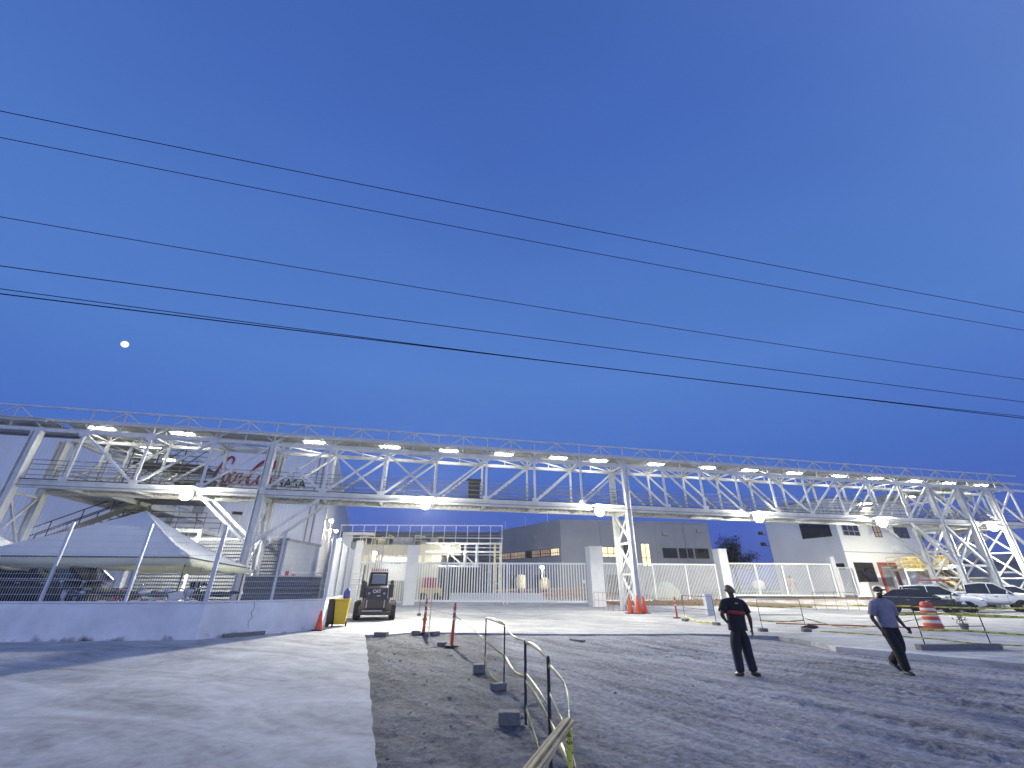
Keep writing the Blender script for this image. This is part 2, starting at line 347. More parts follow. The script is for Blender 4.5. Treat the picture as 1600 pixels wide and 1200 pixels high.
# tyre ruts: smooth curves across the dirt yard
ruts = []
def curve(pts, n=60):
    P = [Vector((x, y, 0)) for x, y in pts]; res = []
    for i in range(len(P) - 1):
        p0 = P[max(i - 1, 0)]; p1 = P[i]; p2 = P[i + 1]; p3 = P[min(i + 2, len(P) - 1)]
        m = n // (len(P) - 1)
        for k in range(m):
            t = k / m; res.append(.5 * ((2 * p1) + (-p0 + p2) * t + (2 * p0 - 5 * p1 + 4 * p2 - p3) * t * t + (-p0 + 3 * p1 - 3 * p2 + p3) * t ** 3))
    res.append(P[-1]); return res
for pts in ([(2.2, 14.5), (3.0, 12.0), (4.2, 9.0), (6.2, 6.0), (8.5, 3.5)], [(3.2, 17), (4.8, 13.5), (6.4, 10.2), (8.6, 7.2), (11, 4.5)], [(5.0, 17.3), (6.9, 13.8), (8.8, 10.6), (11.4, 7.6)],
            [(1.9, 10.5), (2.6, 8.5), (3.6, 6.2), (5.0, 4.0)], [(8.6, 17), (8.9, 14.2), (10.4, 11.2), (13, 8.4)], [(1.7, 16.5), (2.9, 14.9), (4.6, 14.2), (7.0, 13.4), (9.8, 12.2)], [(2.8, 6.5), (3.7, 4.8), (5.2, 3.0)],
            [(4.1, 17.2), (4.9, 14.8), (6.0, 12.0), (7.8, 9.4), (10.0, 6.8)], [(1.5, 13), (2.4, 10.2), (3.9, 7.2), (5.9, 4.9)]):
    C_ = curve(pts)
    for off in (-.42, .42, .62):
        q = []
        for i, p in enumerate(C_):
            d = (C_[min(i + 1, len(C_) - 1)] - C_[max(i - 1, 0)]).normalized(); q.append((p.x - d.y * off, p.y + d.x * off))
        ruts.append(np.array(q))
def dirt_height(x, y):
    side = np.clip((x - (.9 - .12 * (y - 6))) / 1.2, 0, 1)           # 0 = rough strip left of the tape, 1 = driven yard
    h = np.zeros_like(x)
    return h, side
def grid_mesh(name, x0, x1, y0, y1, step, hf, material):
    nx = int((x1 - x0) / step) + 1; ny = int((y1 - y0) / step) + 1
    vs = []
    for j in range(ny):
        for i in range(nx):
            x = x0 + i * step; y = y0 + j * step; vs.append((x, y, hf(x, y)))
    fs = [(j * nx + i, j * nx + i + 1, (j + 1) * nx + i + 1, (j + 1) * nx + i) for j in range(ny - 1) for i in range(nx - 1)]
    mb = MB(); mb.v = vs; mb.f = fs
    return mb
xs = np.arange(-6.2, 20, .075); ys = np.arange(.6, 18.6, .075)
X, Y = np.meshgrid(xs, ys)
H = np.zeros_like(X)
for rt in ruts:
    best = np.full(X.shape, 9.0); al = np.zeros(X.shape)
    acc = 0
    for k in range(len(rt) - 1):
        d = np.hypot(X - rt[k, 0], Y - rt[k, 1]); m_ = d < best; best[m_] = d[m_]; al[m_] = acc
        acc += math.dist(rt[k], rt[k + 1])
    H += np.clip(al / 1.4, 0, 1) * np.clip((acc - al) / 1.0, 0, 1) * ((-.018 - .008 * np.sign(np.sin(al * 42 + best * 14))) * np.exp(-(best / .10) ** 4) + .020 * np.exp(-((best - .165) / .055) ** 2))
H = np.clip(H, -.045, .04); RUT = H.copy()
nzv = np.array([[fbm(x, y, .8, 4) for x in xs] for y in ys])
side = np.clip((X - (1.0 - .19 * (Y - 5.5))) / .9, 0, 1)
nz2 = np.array([[fbm(x + 9, y * 1.6, 3.1, 3) for x in xs] for y in ys])
H = H * side + nzv * (.018 + .02 * (1 - side)) + nz2 * (.005 + .020 * (1 - side)) - .02
rutv = H.copy() if False else RUT * side
H = np.clip(H, -.055, .075)
tt = np.clip((Y - 15.2) / 2.4, 0, 1); H += .085 * tt * tt * (3 - 2 * tt) * np.clip((9.3 - X) / 1.5, 0, 1)
H -= .05 * np.exp(-((X - (-5.15 + (17.3 - Y) * .323)) / .25) ** 2) * (1 - side)      # gap along the slab edge
mb = MB(); mb.v = [(float(a), float(b), float(c)) for a, b, c in zip(X.ravel(), Y.ravel(), H.ravel())]
nx = len(xs); ny = len(ys)
mb.f = [(j * nx + i, j * nx + i + 1, (j + 1) * nx + i + 1, (j + 1) * nx + i) for j in range(ny - 1) for i in range(nx - 1)]
dirt = struct('dirt_yard', mb, 'dirt', smooth=True)
at = dirt.data.attributes.new('driven', 'FLOAT', 'POINT'); at.data.foreach_set('value', np.clip(side + nzv * .55 * (side * (1 - side) * 4) + nz2 * .15 + np.where(RUT > 0, RUT * 20, RUT * 17) * side * (.7 + .8 * nzv), 0, 1.35).ravel().astype(np.float32))
def driven(m):
    t = m.node_tree; b = t.nodes['Principled BSDF']; src = b.inputs['Base Color'].links[0].from_socket
    a = t.nodes.new('ShaderNodeAttribute'); a.attribute_name = 'driven'; r = t.nodes.new('ShaderNodeMapRange'); r.inputs['To Min'].default_value = .52; r.inputs['To Max'].default_value = 1.0; r.clamp = False; t.links.new(a.outputs['Fac'], r.inputs[0])
    mx = t.nodes.new('ShaderNodeMix'); mx.data_type = 'RGBA'; mx.blend_type = 'MULTIPLY'; mx.inputs[0].default_value = 1; t.links.new(src, mx.inputs[6]); t.links.new(r.outputs[0], mx.inputs[7]); t.links.new(mx.outputs[2], b.inputs['Base Color'])
driven(M['dirt'])
def gz(x, y):
    i = int(round((x - xs[0]) / .075)); j = int(round((y - ys[0]) / .075))
    return float(H[min(max(j, 0), ny - 1), min(max(i, 0), nx - 1)])
# loose stones in the rough strip: one mass
st = MB()
for k in range(1500):
    x = random.uniform(-5.2, 13); y = random.uniform(3.5, 18)
    sd = (x - (1.0 - .19 * (y - 5.5)))
    if sd > 0 and random.random() < .93: continue
    if x < -5.0 + (17.3 - y) * .323: continue
    r = random.choice([.008, .012, .018, .03]) * random.uniform(.7, 1.3)
    a = random.uniform(0, 6); b = MB().ball((0, 0, 0), r, 5, 4, (1, random.uniform(.6, 1), random.uniform(.5, .8)))
    st.add([(x + v[0] * math.cos(a) - v[1] * math.sin(a), y + v[0] * math.sin(a) + v[1] * math.cos(a), gz(x, y) + v[2] + r * .2) for v in b.v], b.f)
tag(st.build('loose_gravel', 'stone'), 'loose pebbles strewn over the rough dark dirt strip', 'gravel', kind='stuff')
# raised soil bank under the fences on the right
def bankh(x, y):
    t = min(max((y - 40.6) / 3.0, 0), 1); t = t * t * (3 - 2 * t)
    e = min(max((x - 8.2) / 1.5, 0), 1) * min(max((y - 38) / 1, 0), 1)
    return .02 + t * e * (.32 + .38 * min(max((x - 9) / 22, 0), 1) + fbm(x, y, .7) * .05)
struct('soil_bank', grid_mesh('b', 8, 64, 39, 75, .5, bankh, None), 'bank', smooth=True)
rb = MB()
for k in range(420):
    x = random.uniform(8.8, 20.5); y = random.uniform(40.2, 43.8); r = random.uniform(.03, .13)
    rb.add(*(lambda b: (b.v, b.f))(MB().ball((x, y, bankh(x, y) + r * .3), r, 5, 4, (1, .8, .6))))
tag(rb.build('bank_rubble', 'bank'), 'reddish rubble and clods on the soil bank below the white fence', 'rubble', kind='stuff')
pv = MB().prism([(20.8, 42.6), (60, 38), (60, 47.2), (33, 47.2), (20.8, 45.2)], .1, .62); struct('raised_paving', pv, 'concrete')

# ------------------------------------------------------------------ footbridge
B0 = (8.35, 31.1)
ZB, ZD, ZM, ZT = 6.45, 6.88, 9.75, 11.15
def gallery(root, xf, s0, s1, nodes, diag, WID=2.2, far_diag=None, rails=True, top=True, dl=None):
    s1d = dl or s1; nd = [x for x in nodes if x <= s1d]
    def P(s, o, z): return xf(s, o, z)
    def part(mb, name, m, **k): return mb.xf(lambda v: Vector(xf(v.x, v.y, v.z))).build(name, m, root, **k)
    for off in (0, WID):
        part(MB().box(s0, s1d, off - .1, off + .1, ZB, ZB + .05).box(s0, s1d, off - .1, off + .1, ZD - .05, ZD).box(s0, s1d, off - .02, off + .02, ZB + .05, ZD - .05), 'bottom_chord', 'steel')
        part(MB().box(s0, s1, off - .08, off + .08, ZM - .1, ZM + .1), 'middle_chord', 'steel')
        if top: part(MB().box(s0, s1, off - .045, off + .045, ZT - .05, ZT + .045), 'top_chord', 'steel')
    # floor
    d = MB().box(s0, s1d, .1, WID - .1, ZB + .26, ZB + .3)
    part(d, 'walkway_deck', 'deck')
    rb = MB(); x = s0 + .1
    while x < s1d - .2: rb.box(x, x + .12, .1, WID - .1, ZB + .18, ZB + .26); x += .36
    part(rb, 'deck_ribs', 'galv')
    for x in nd: part(MB().box(x - .07, x + .07, .1, WID - .1, ZB + .04, ZB + .18), 'floor_beam', 'steel')
    part(MB().box(s0, s1d, -.1, -.06, ZD, ZD + .06), 'kick_plate', 'darksteel')
    # webs
    for off, dg in ((0, diag), (WID, far_diag or diag)):
        for x in nd: part(MB().bar((x, off, ZD), (x, off, ZM - .1), .13), 'post', 'steel')
        for i in range(len(nd) - 1):
            a, b = nodes[i], nodes[i + 1]; k = dg(i, (a + b) / 2)
            if k in ('/', 'X'): part(MB().bar((a + .05, off, ZD), (b - .05, off, ZM - .1), .12, up=(0, 1, 0)), 'brace', 'steel')
            if k in ('\\', 'X'): part(MB().bar((a + .05, off + .0, ZM - .1), (b - .05, off, ZD), .12, up=(0, 1, 0)), 'brace', 'steel')
        if top:
            tr = MB()
            for i in range(len(nodes) - 1):
                a, b = nodes[i], nodes[i + 1]; m_ = (a + b) / 2
                tr.bar((a, off, ZM + .1), (m_, off, ZT - .05), .075, up=(0, 1, 0)); tr.bar((m_, off, ZT - .05), (b, off, ZM + .1), .075, up=(0, 1, 0))
                tr.bar((m_, off, ZM + .1), (m_, off, ZT - .05), .07); tr.bar((a, off, ZM + .1), (a, off, ZT), .07)
            part(tr, 'roof_truss_web', 'steel')
    for x in nd:
        part(MB().box(x - .22, x + .22, -.115, -.101, ZD - .02, ZD + .22), 'gusset_plate', 'steel'); part(MB().box(x - .22, x + .22, -.095, -.081, ZM - .26, ZM + .02), 'gusset_plate', 'steel')
    part(MB().tube([(s0, -.16, ZB + .12), (s1d, -.16, ZB + .12)], .03, 6), 'cable_conduit', 'steel_grey')
    # roof: sheet with folded ribs, purlins and cross ties
    rf = MB()
    prof = [(-.25, 10.36), (.4, 10.50), (WID / 2, 10.58), (WID - .4, 10.50), (WID + .25, 10.36)]
    for (o0, z0), (o1, z1) in zip(prof, prof[1:]):
        rf.add([(s0, o0, z0), (s1, o0, z0), (s1, o1, z1), (s0, o1, z1), (s0, o0, z0 + .05), (s1, o0, z0 + .05), (s1, o1, z1 + .05), (s0, o1, z1 + .05)],
               [(0, 3, 2, 1), (4, 5, 6, 7), (0, 1, 5, 4), (2, 3, 7, 6), (1, 2, 6, 5), (3, 0, 4, 7)])
    part(rf, 'roof_sheet', 'roof')
    pr = MB()
    for o in (-.2, .45, WID - .45, WID + .2): pr.box(s0, s1, o - .03, o + .03, 10.24 if abs(o - WID / 2) > 1 else 10.36, 10.36 if abs(o - WID / 2) > 1 else 10.44)
    for x in nodes:
        pr.bar((x, 0, ZM + .05), (x, WID, ZM + .05), .09); pr.bar((x, 0, ZM + .1), (x, WID / 2, 10.45), .05); pr.bar((x, WID / 2, 10.45), (x, WID, ZM + .1), .05)
    for i in range(len(nodes) - 1): pr.bar((nodes[i], 0, ZM + .02), (nodes[i + 1], WID, ZM + .02), .06); 
    part(pr, 'roof_purlins', 'steel')
    if rails:
        for off in (.14, WID - .14):
            h = MB()
            for z in (.3, .6, .9, 1.15): h.tube([(s0, off, ZD + z), (s1d, off, ZD + z)], .022, 5)
            x = s0
            while x < s1d: h.tube([(x, off, ZB + .3), (x, off, ZD + 1.15)], .02, 5); x += 1.72
            part(h, 'handrail', 'rail')
ca, sa = math.cos(BA), math.sin(BA)
root = thing('footbridge', 'long white steel truss footbridge with roofed walkway crossing above the gates', 'footbridge', (B0[0], B0[1], 0), BA)
nodesL = [-34.3, -30.87, -27.44, -24.05, -20.6, -17.1, -13.7, -10.3, -6.88, -3.44, 0]
nodesR = [3.14, 6.28, 9.42, 12.56, 15.7, 18.9, 22.1, 25.3, 28.6, 31.9, 35.1, 38.3]
nodes = nodesL + nodesR
def dg(i, m):
    if m < -31: return '\\'
    if m < -24: return '/'
    if m < -21: return 'X'
    if m < -13.7: return 'X'
    if m < 0: return '/'
    if m < 17: return '\\'
    if m < 27: return '/'
    return 'X' if m > 30 else '\\'
def dgf(i, m):
    if m < -24: return '/'
    if m < 0: return '/'
    if m < 15: return '\\'
    return '/' if m < 30 else 'X'
gallery(root, lambda s, o, z: (s, o, z), -36.3, 40, nodes, dg, far_diag=dgf)
# wing roofs over the two ends, running back from the bridge (turned 90 degrees)
wl = thing('access_gallery', 'white roofed steel gallery running back from the left end of the footbridge', 'gallery', (B0[0], B0[1], 0), BA, 'access galleries')
gallery(wl, lambda s, o, z: (-36.2 + o, 2.45 + s, z), 0, 11.5, [0.1, 3.4, 6.8, 10.2], lambda i, m: '/', WID=3.0)
wr = thing('access_gallery', 'white roofed steel gallery running back from the right end of the footbridge', 'gallery', (B0[0], B0[1], 0), BA, 'access galleries')
gallery(wr, lambda s, o, z: (34.0 + o, 2.45 + s, z), 0, 14, [0.1, 3.4, 6.8, 10.2, 13.6], lambda i, m: '\\', WID=3.6, dl=4.0)
# roof oversail at the left end
ro = MB().box(-41.5, -36.35, -.25, 3.4, 10.34, 10.4)
for o in (-.2, 1, 2.2, 3.3): ro.box(-41.5, -36.35, o, o + .1, 10.2, 10.34)
ro.build('roof_sheet', 'roof', root)
tw = MB().box(-41.5, -36.35, -.04, .04, ZT - .05, ZT + .03).box(-41.5, -36.35, -.08, .08, ZM - .1, ZM + .1).bar((-40, 0, ZM), (-38.1, 0, ZT), .06, up=(0, 1, 0)).bar((-38.1, 0, ZT), (-36.4, 0, ZM), .06, up=(0, 1, 0)).bar((-41.4, 0, ZM), (-41.4, 0, ZT), .06).bar((-38.1, 0, ZM), (-38.1, 0, ZT), .06)
tw.build('roof_truss_web', 'steel', root)

def W(s, o, z=0): return (B0[0] + s * ca - o * sa, B0[1] + s * sa + o * ca, z)
def tower(label, s, wid=.34, o0=0, o1=2.2, top=ZM - .1, lace=True, ziglev=None, base=SL):
    t = thing('support_tower', label, 'support tower', W(s, 0), BA, 'towers carrying the footbridge')
    for o in (o0, o1):
        lg = MB().ibeam((0, o, base), (0, o, top), wid, wid, .03, up=(1, 0, 0)); lg.bar((0, o, base), (0, o, top), wid * .55); lg.build('leg', 'steel', t)
        MB().box(-.3, .3, o - .3, o + .3, base, base + .04).build('base_plate', 'steel_grey', t)
    if lace:
        lv = ziglev or [.4, 2.4, 4.4, 6.4]
        for a, b in zip(lv, lv[1:]):
            MB().bar((0, o0 + .1, a), (0, o1 - .1, b), .12, up=(1, 0, 0)).build('brace', 'steel', t); MB().bar((0.01, o1 - .1, a), (0.01, o0 + .1, b), .11, up=(1, 0, 0)).build('brace', 'steel', t)
            MB().bar((0, o0, b), (0, o1, b), .12, up=(1, 0, 0)).build('cross_tie', 'steel', t)
    return t
tower('X-braced white two-legged tower standing by the orange cones at mid bridge', 0, .36)
t1 = tower('white two-legged tower with raking knee braces behind the mesh fence', -24.05, .42)
for o in (0, 2.2):
    for sgn in (-1, 1):
        MB().bar((sgn * .1, o, 3.75), (sgn * 3.35, o, ZB), .15, up=(0, 1, 0)).build('knee_brace', 'steel', t1)
t2 = tower('tall white end column pair at the far left end of the footbridge', -36.6, .42, ziglev=[3.6, 6.2])
t3 = tower('white braced tower rising behind the white pickup', 28.6, .3)
for o in (0, 2.2):
    MB().bar((.1, o, ZB), (3.2, o, 3.3), .2, up=(0, 1, 0)).build('diagonal_brace', 'steel', t3); MB().bar((.1, o + .02, 3.3), (3.2, o + .02, ZB), .16, up=(0, 1, 0)).build('diagonal_brace', 'steel', t3)
    MB().bar((.1, o, 3.3), (3.2, o, 3.3), .16, up=(0, 1, 0)).build('cross_tie', 'steel', t3)
    MB().bar((-3.2, o, ZB), (-.1, o, 3.4), .16, up=(0, 1, 0)).build('knee_brace', 'steel', t3)
tower('heavy white tower with its legs beside the pickup bonnet', 31.9, .42)
t5 = tower('white tower nearest the right edge of the photo', 35.6, .34)
MB().bar((.1, 0, ZB), (3.4, 0, 3.0), .18, up=(0, 1, 0)).build('knee_brace', 'steel', t5)
for o, z in ((0, 2.9), (2.2, 2.9)): MB().bar((.1, o, z), (5, o, z), .14).build('cross_tie', 'steel', t5)
tower('white tower at the far end of the left gallery', -35.0, .3, 11.4, 13.6, lace=False)
tower('white tower at the far end of the right gallery', 35.8, .3, 13.4, 15.6)

# tube lights under the roof
def tube_light():
    t = thing('tube_light', 'x', 'ceiling light', group='tube lights under the footbridge roof')
    MB().box(-.75, .75, -.2, .2, .05, .12).build('housing', 'steel', t)
    MB().box(-.6, .6, -.15, -.05, .0, .05).box(-.6, .6, .05, .15, .0, .05).build('diffuser', 'tubeglow', t)
    return t
tls = [-34.1, -29.7, -21.9, -17.0, -12.95, -8.95, -4.8, -1.6, 3.2, 7.7, 11.6, 15.9, 20.4, 24.3, 28.7, 32.6, 36.4]
ords = ['first', 'second', 'third', 'fourth', 'fifth', 'sixth', 'seventh', 'eighth', 'ninth', 'tenth', 'eleventh', 'twelfth', 'thirteenth', 'fourteenth', 'fifteenth', 'sixteenth', 'seventeenth']
t0 = tube_light()
for i, s in enumerate(tls):
    lb = ords[i] + ' lit double tube light from the left under the footbridge roof'
    if i == 0: t0.location = W(s, .75, 10.24); t0.rotation_euler = (0, 0, BA); t0['label'] = lb
    else: dup(t0, W(s, .75, 10.24), BA, lb)
k = dup(t0, W(-33.2, 4.4, 10.2), BA, 'lit double tube light inside the left gallery above the dark stairs')
k = dup(t0, W(-30.9 - 3, 8, 10.2), BA, 'farther lit tube light deep inside the left gallery')
k = dup(t0, W(35.6, 6.6, 10.2), BA, 'lit tube light inside the right gallery above the yellow stairs')
k = dup(t0, W(35.2, 11.0, 10.2), BA, 'farther lit tube light deep inside the right gallery')
# floodlights under the deck edge
def floodlight():
    t = thing('floodlight', 'x', 'floodlight', group='floodlights along the bottom of the footbridge')
    MB().box(-.22, .22, -.12, .06, .0, .34).build('housing', 'steel_grey', t)
    MB().bar((0, .0, .34), (0, .1, .5), .05).bar((-.24, 0, .17), (.24, 0, .17), .04).build('bracket', 'darksteel', t)
    MB().box(-.55, .55, -.95, .12, .46, .49).build('hood', 'steel_grey', t)  # plate added to keep the lens light off the truss above
    MB().ball((0, -.38, .04), .27, 12, 8).build('lens', 'lampglow', t, smooth=True)
    return t
def beam(root, back=0, en_=6000):
    for nme, en, sz, loc, rot, bl in (('flood_beam', en_, 150, (0, -.80, 0), (R(87), 0, PI), 1), ('flood_wash', 1250, 172, (0, -.38, -.42), (0, 0, 0), .35)) + ((('flood_back_fill', back * 1.3, 112, (0, .1, -.42), (R(58), 0, 0), 1),) if back else ()):  # rear spot added to brighten the buildings behind the bridge
        l = bpy.data.lights.new(nme, 'SPOT'); l.energy = en; l.spot_size = R(sz); l.spot_blend = bl; l.shadow_soft_size = .16; l.color = (1, .97, .82)
        o = bpy.data.objects.new(nme, l); COL.objects.link(o); o.parent = root; o.location = loc; o.rotation_euler = rot
f0 = floodlight()
fl = [(-27.7, 'glaring white floodlight above the tent'), (-14.25, 'glaring white floodlight above the loader'), (-2.5, 'glaring floodlight just left of the mid bridge tower'), (10.1, 'glaring floodlight above the dark tree'), (21.4, 'glaring floodlight over the upper windows of the pale building'), (33.0, 'glaring floodlight over the yellow stairs at the right end')]
for i, (s, lb) in enumerate(fl):
    if i == 0: f0.location = W(s, -.35, 6.2); f0.rotation_euler = (0, 0, BA); f0['label'] = lb
    else: dup(f0, W(s, -.35, 6.2), BA, lb)
for o in [o for o in bpy.data.objects if o.name.startswith('floodlight')]: beam(o, 3800 if o.location.x > 15 else (2400 if o.location.x < -15 else (500 if o.location.x < 0 else 0)), 12500 if -8 < o.location.x < -3 else (1800 if o.location.x < 0 else 4100))
#@@
# ------------------------------------------------------------------ warehouse on the left
def canvas_translucent(k):
    t = M[k].node_tree; b = t.nodes['Principled BSDF']; o = t.nodes['Material Output']
    tr = t.nodes.new('ShaderNodeBsdfTranslucent'); tr.inputs[0].default_value = (.75, .75, .5, 1); mx = t.nodes.new('ShaderNodeMixShader'); mx.inputs[0].default_value = .3
    t.links.new(b.outputs[0], mx.inputs[1]); t.links.new(tr.outputs[0], mx.inputs[2]); t.links.new(mx.outputs[0], o.inputs[0])
canvas_translucent('canvas'); canvas_translucent('canvas_in')
wh = thing('warehouse', 'huge ribbed white warehouse with a red script sign behind the left of the footbridge', 'warehouse', (-18.2, 43.0, 0), GA)
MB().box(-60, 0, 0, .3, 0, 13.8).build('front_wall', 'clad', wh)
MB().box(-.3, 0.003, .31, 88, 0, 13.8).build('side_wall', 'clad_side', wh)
MB().box(-60, -.31, .31, 88, 13.4, 13.7).build('roof', 'roof', wh)
MB().box(-60, .06, -.08, -.003, 13.55, 13.95).box(.006, .08, -.08, 88, 13.55, 13.95).build('eaves_gutter', 'steel', wh)
MB().box(-.12, .05, -.05, -.003, 0, 13.5).build('corner_flashing', 'steel', wh)
dp = MB()
for u in (-1.0, -1.5): dp.tube([(u, -.12, 0), (u, -.12, 13.5)], .06, 6)
dp.build('downpipe', 'steel_grey', wh)
MB().box(-8.0, -7.2, -.14, -.003, 7.45, 7.7).build('vent_box', 'darksteel', wh)
# red script sign
def catmull(P, n=8):
    res = []
    for i in range(len(P) - 1):
        p0, p1, p2, p3 = P[max(i - 1, 0)], P[i], P[i + 1], P[min(i + 2, len(P) - 1)]
        for k in range(n):
            t = k / n; res.append(tuple(.5 * ((2 * b) + (-a + c) * t + (2 * a - 5 * b + 4 * c - d) * t * t + (-a + 3 * b - 3 * c + d) * t ** 3) for a, b, c, d in zip(p0, p1, p2, p3)))
    res.append(P[-1]); return res
def stroke(mb, P, width):
    Q = catmull([tuple(map(float, p)) for p in P]); n = len(Q)
    L = []; Rr = []
    for i, (x, y) in enumerate(Q):
        a = Q[max(i - 1, 0)]; b = Q[min(i + 1, n - 1)]; dx, dy = b[0] - a[0], b[1] - a[1]; d = math.hypot(dx, dy) or 1
        # thick on down strokes, thin at the ends, like a broad nib
        wd = width * 1.25 * (.35 + .65 * abs(dy / d)) * min(1, .3 + 3 * min(i, n - 1 - i) / n)
        L.append((x - dy / d * wd / 2, y + dx / d * wd / 2)); Rr.append((x + dy / d * wd / 2, y - dx / d * wd / 2))
    k = 5.5 / 9.6
    vs = [((x + .22 * y) * k - 10.45, -.09, 10.02 + y * .92) for x, y in L + Rr] + [((x + .22 * y) * k - 10.45, -.03, 10.02 + y * .92) for x, y in L + Rr]
    f = []
    for i in range(n - 1):
        f.append((i, n + i, n + i + 1, i + 1)); f.append((2 * n + i, i, i + 1, 2 * n + i + 1)); f.append((n + i, 3 * n + i, 3 * n + i + 1, n + i + 1))
    mb.add(vs, f)
def circ(cx, cy, rx, ry, a0=0, a1=360, n=9): return [(cx + rx * math.cos(R(a0 + (a1 - a0) * i / n)), cy + ry * math.sin(R(a0 + (a1 - a0) * i / n))) for i in range(n + 1)]
glyphs = [
    ([(1.7, 2.2), (1.75, 2.7), (1.2, 2.95), (.45, 2.3), (.05, 1.2), (.25, .4), (.8, .25), (1.4, .9)], .34),
    (circ(1.75, .85, .36, .5, 90, 470), .26), ([(1.9, 1.25), (2.3, 1.1), (2.6, 1.3)], .12),
    ([(2.95, 1.2), (2.75, 1.4), (2.4, 1.05), (2.4, .5), (2.75, .3), (3.1, .7)], .26),
    (circ(3.5, .85, .36, .5, 60, 420), .26), ([(3.85, 1.4), (3.75, .7), (3.95, .35), (4.25, .75)], .26), ([(4.2, .95), (4.75, 1.05)], .22),
    ([(7.3, 1.9), (7.5, 2.5), (6.9, 2.95), (5.9, 2.5), (5.05, 1.4), (5.0, .6), (5.5, .2), (6.2, .7)], .42),
    ([(5.9, 1.9), (6.3, 2.3), (6.9, 2.2), (6.9, 1.5), (6.5, 1.1)], .18),
    (circ(6.75, .85, .38, .5, 90, 470), .28), ([(6.9, 1.25), (7.4, 1.0), (8.0, 1.9), (8.35, 2.7), (8.0, 2.8), (7.75, 1.8), (7.75, .6), (8.0, .3), (8.3, .7)], .3),
    (circ(8.75, .85, .36, .5, 60, 420), .28), ([(9.1, 1.4), (9.0, .7), (9.2, .35), (9.5, .75)], .28),
    ([(.3, .1), (1.6, -.3), (2.9, -.15), (3.6, -.45), (4.6, -.8), (5.6, -.4), (6.8, -.7), (8.6, -.35)], .2)]
sg = MB()
for P, wd in glyphs: stroke(sg, P, wd)
sg.build('script_lettering', 'logo_red', wh)
text('block_lettering', 'GASA', 1.12, 'logo_black', wh, (-3.75, -.06, 10.55), (PI / 2, 0, 0), .02, bold=.02)
# lamps down the side of the warehouse
def wall_lamp():
    t = thing('wall_lamp', 'x', 'wall lamp', group='wall lamps down the side of the warehouse')
    MB().box(0, .5, -.04, .04, .05, .13).box(.35, .62, -.14, .14, .04, .16).build('arm', 'steel_grey', t)
    MB().ball((.6, 0, -.02), .16, 8, 6).build('lens', 'bulbglow', t, smooth=True)
    return t
wl0 = wall_lamp()
for i, n in enumerate((-.5 + .8, 9.6, 20.8, 32.0, 43.5, 55)):
    p = (-18.2 - n * math.sin(GA), 43 + n * math.cos(GA), 7.3); lb = ['nearest and largest', 'second nearest', 'third nearest', 'fourth nearest', 'fifth nearest', 'farthest'][i] + ' glowing lamp on the side of the white warehouse'
    if i == 0: wl0.location = p; wl0.rotation_euler = (0, 0, GA); wl0['label'] = lb
    else: dup(wl0, p, GA, lb)
# dark louvred plant annex in front of the warehouse
an = thing('plant_annex', 'dark louvred plant annex with a white end wall in front of the warehouse', 'annex', (-14.6, 29.4, .5))
MB().box(-9, 0, 0, 5, 0, 3.75).build('wall', 'pillar', an)
MB().box(-9, -.12, -.06, -.003, .1, 3.7).build('louvre', 'louvre', an)
MB().box(-9.1, .1, -.1, 5.1, 3.75, 3.9).build('roof', 'steel_grey', an)
MB().box(.003, .06, .6, 3.2, .1, .9).build('grille', 'louvre', an)
an2 = thing('low_plant_box', 'low dark slatted plant box behind the fence panel beside the warehouse corner', 'plant box', (-10.6, 24.8, .5), R(4))
MB().box(-3.4, 0, 0, 1.5, 0, 1.55).build('housing', 'louvre', an2); MB().box(-3.45, .05, -.05, 1.55, 1.55, 1.62).build('lid', 'steel', an2)
rl = thing('pipe_railing', 'white horizontal pipe railing behind the low plant box', 'railing', (-13.2, 28, .5), R(8))
for z in (.9, 1.2, 1.5, 1.8): MB().tube([(-.4, 0, z), (4.2, 0, z)], .04, 6).build('rail', 'steel', rl)
for x in (0, 2, 4): MB().tube([(x, .05, 0), (x, .05, 1.9)], .04, 6).build('post', 'steel', rl)
rc = thing('warning_post', 'red and white striped post beside the white annex wall', 'post', (-13.1, 27.5, .5))
MB().box(-.3, -.1, 0, .06, 0, 1.9).box(.1, .3, 0, .06, 0, 1.7).build('board', 'red', rc); MB().box(-.09, .09, -.02, .05, 0, 1.95).build('post', 'drumwhite', rc)

# ------------------------------------------------------------------ boundary wall and mesh fence
A0, A1, B2_, C2_, C3_ = (-34, 12.2), (-10.0, 15.58), (-7.42, 19.0), (-9.22, 26.9), (-13.9, 40)
def inset(poly, z0, z1): return MB().prism(poly, z0, z1)
struct('inner_paving', MB().prism([(-60, 9), (-34, 12.4), (-10.1, 15.8), (-7.65, 19.05), (-9.45, 26.9), (-14.1, 40), (-19, 43.2), (-60, 30)], .1, .52), 'concrete')
def wall_run(p, q, label, ht=1.03, th=.2):
    L = math.dist(p, q); a = math.atan2(q[1] - p[1], q[0] - p[0])
    t = thing('boundary_wall', label, 'wall', (p[0], p[1], SL), a)
    n = int(L / .25); mb = MB(); vs = []
    for i in range(n + 1):
        x = L * i / n; w_ = .006 * noise.noise(Vector((x, 0, 0)))
        for y, z in ((0, -.1), (w_, ht), (th, ht), (th, -.1)): vs.append((x, y, z + (.015 * noise.noise(Vector((x * .5, z, 3))) if z > 0 else 0)))
    fs = [(i * 4 + k, i * 4 + 4 + k, i * 4 + 4 + (k + 1) % 4, i * 4 + (k + 1) % 4) for i in range(n) for k in range(4)] + [(0, 1, 2, 3), tuple(n * 4 + k for k in (3, 2, 1, 0))]
    mb.add(vs, fs); mb.build('wall', 'stained', t)
    MB().box(-.0, L, -.02, th + .02, ht + .012, ht + .05).build('coping', 'stained', t)
    return t
m = mat('stained', (.80, .80, .79), .8, var=.12, vscale=1.2, bump=.15, bscale=25)
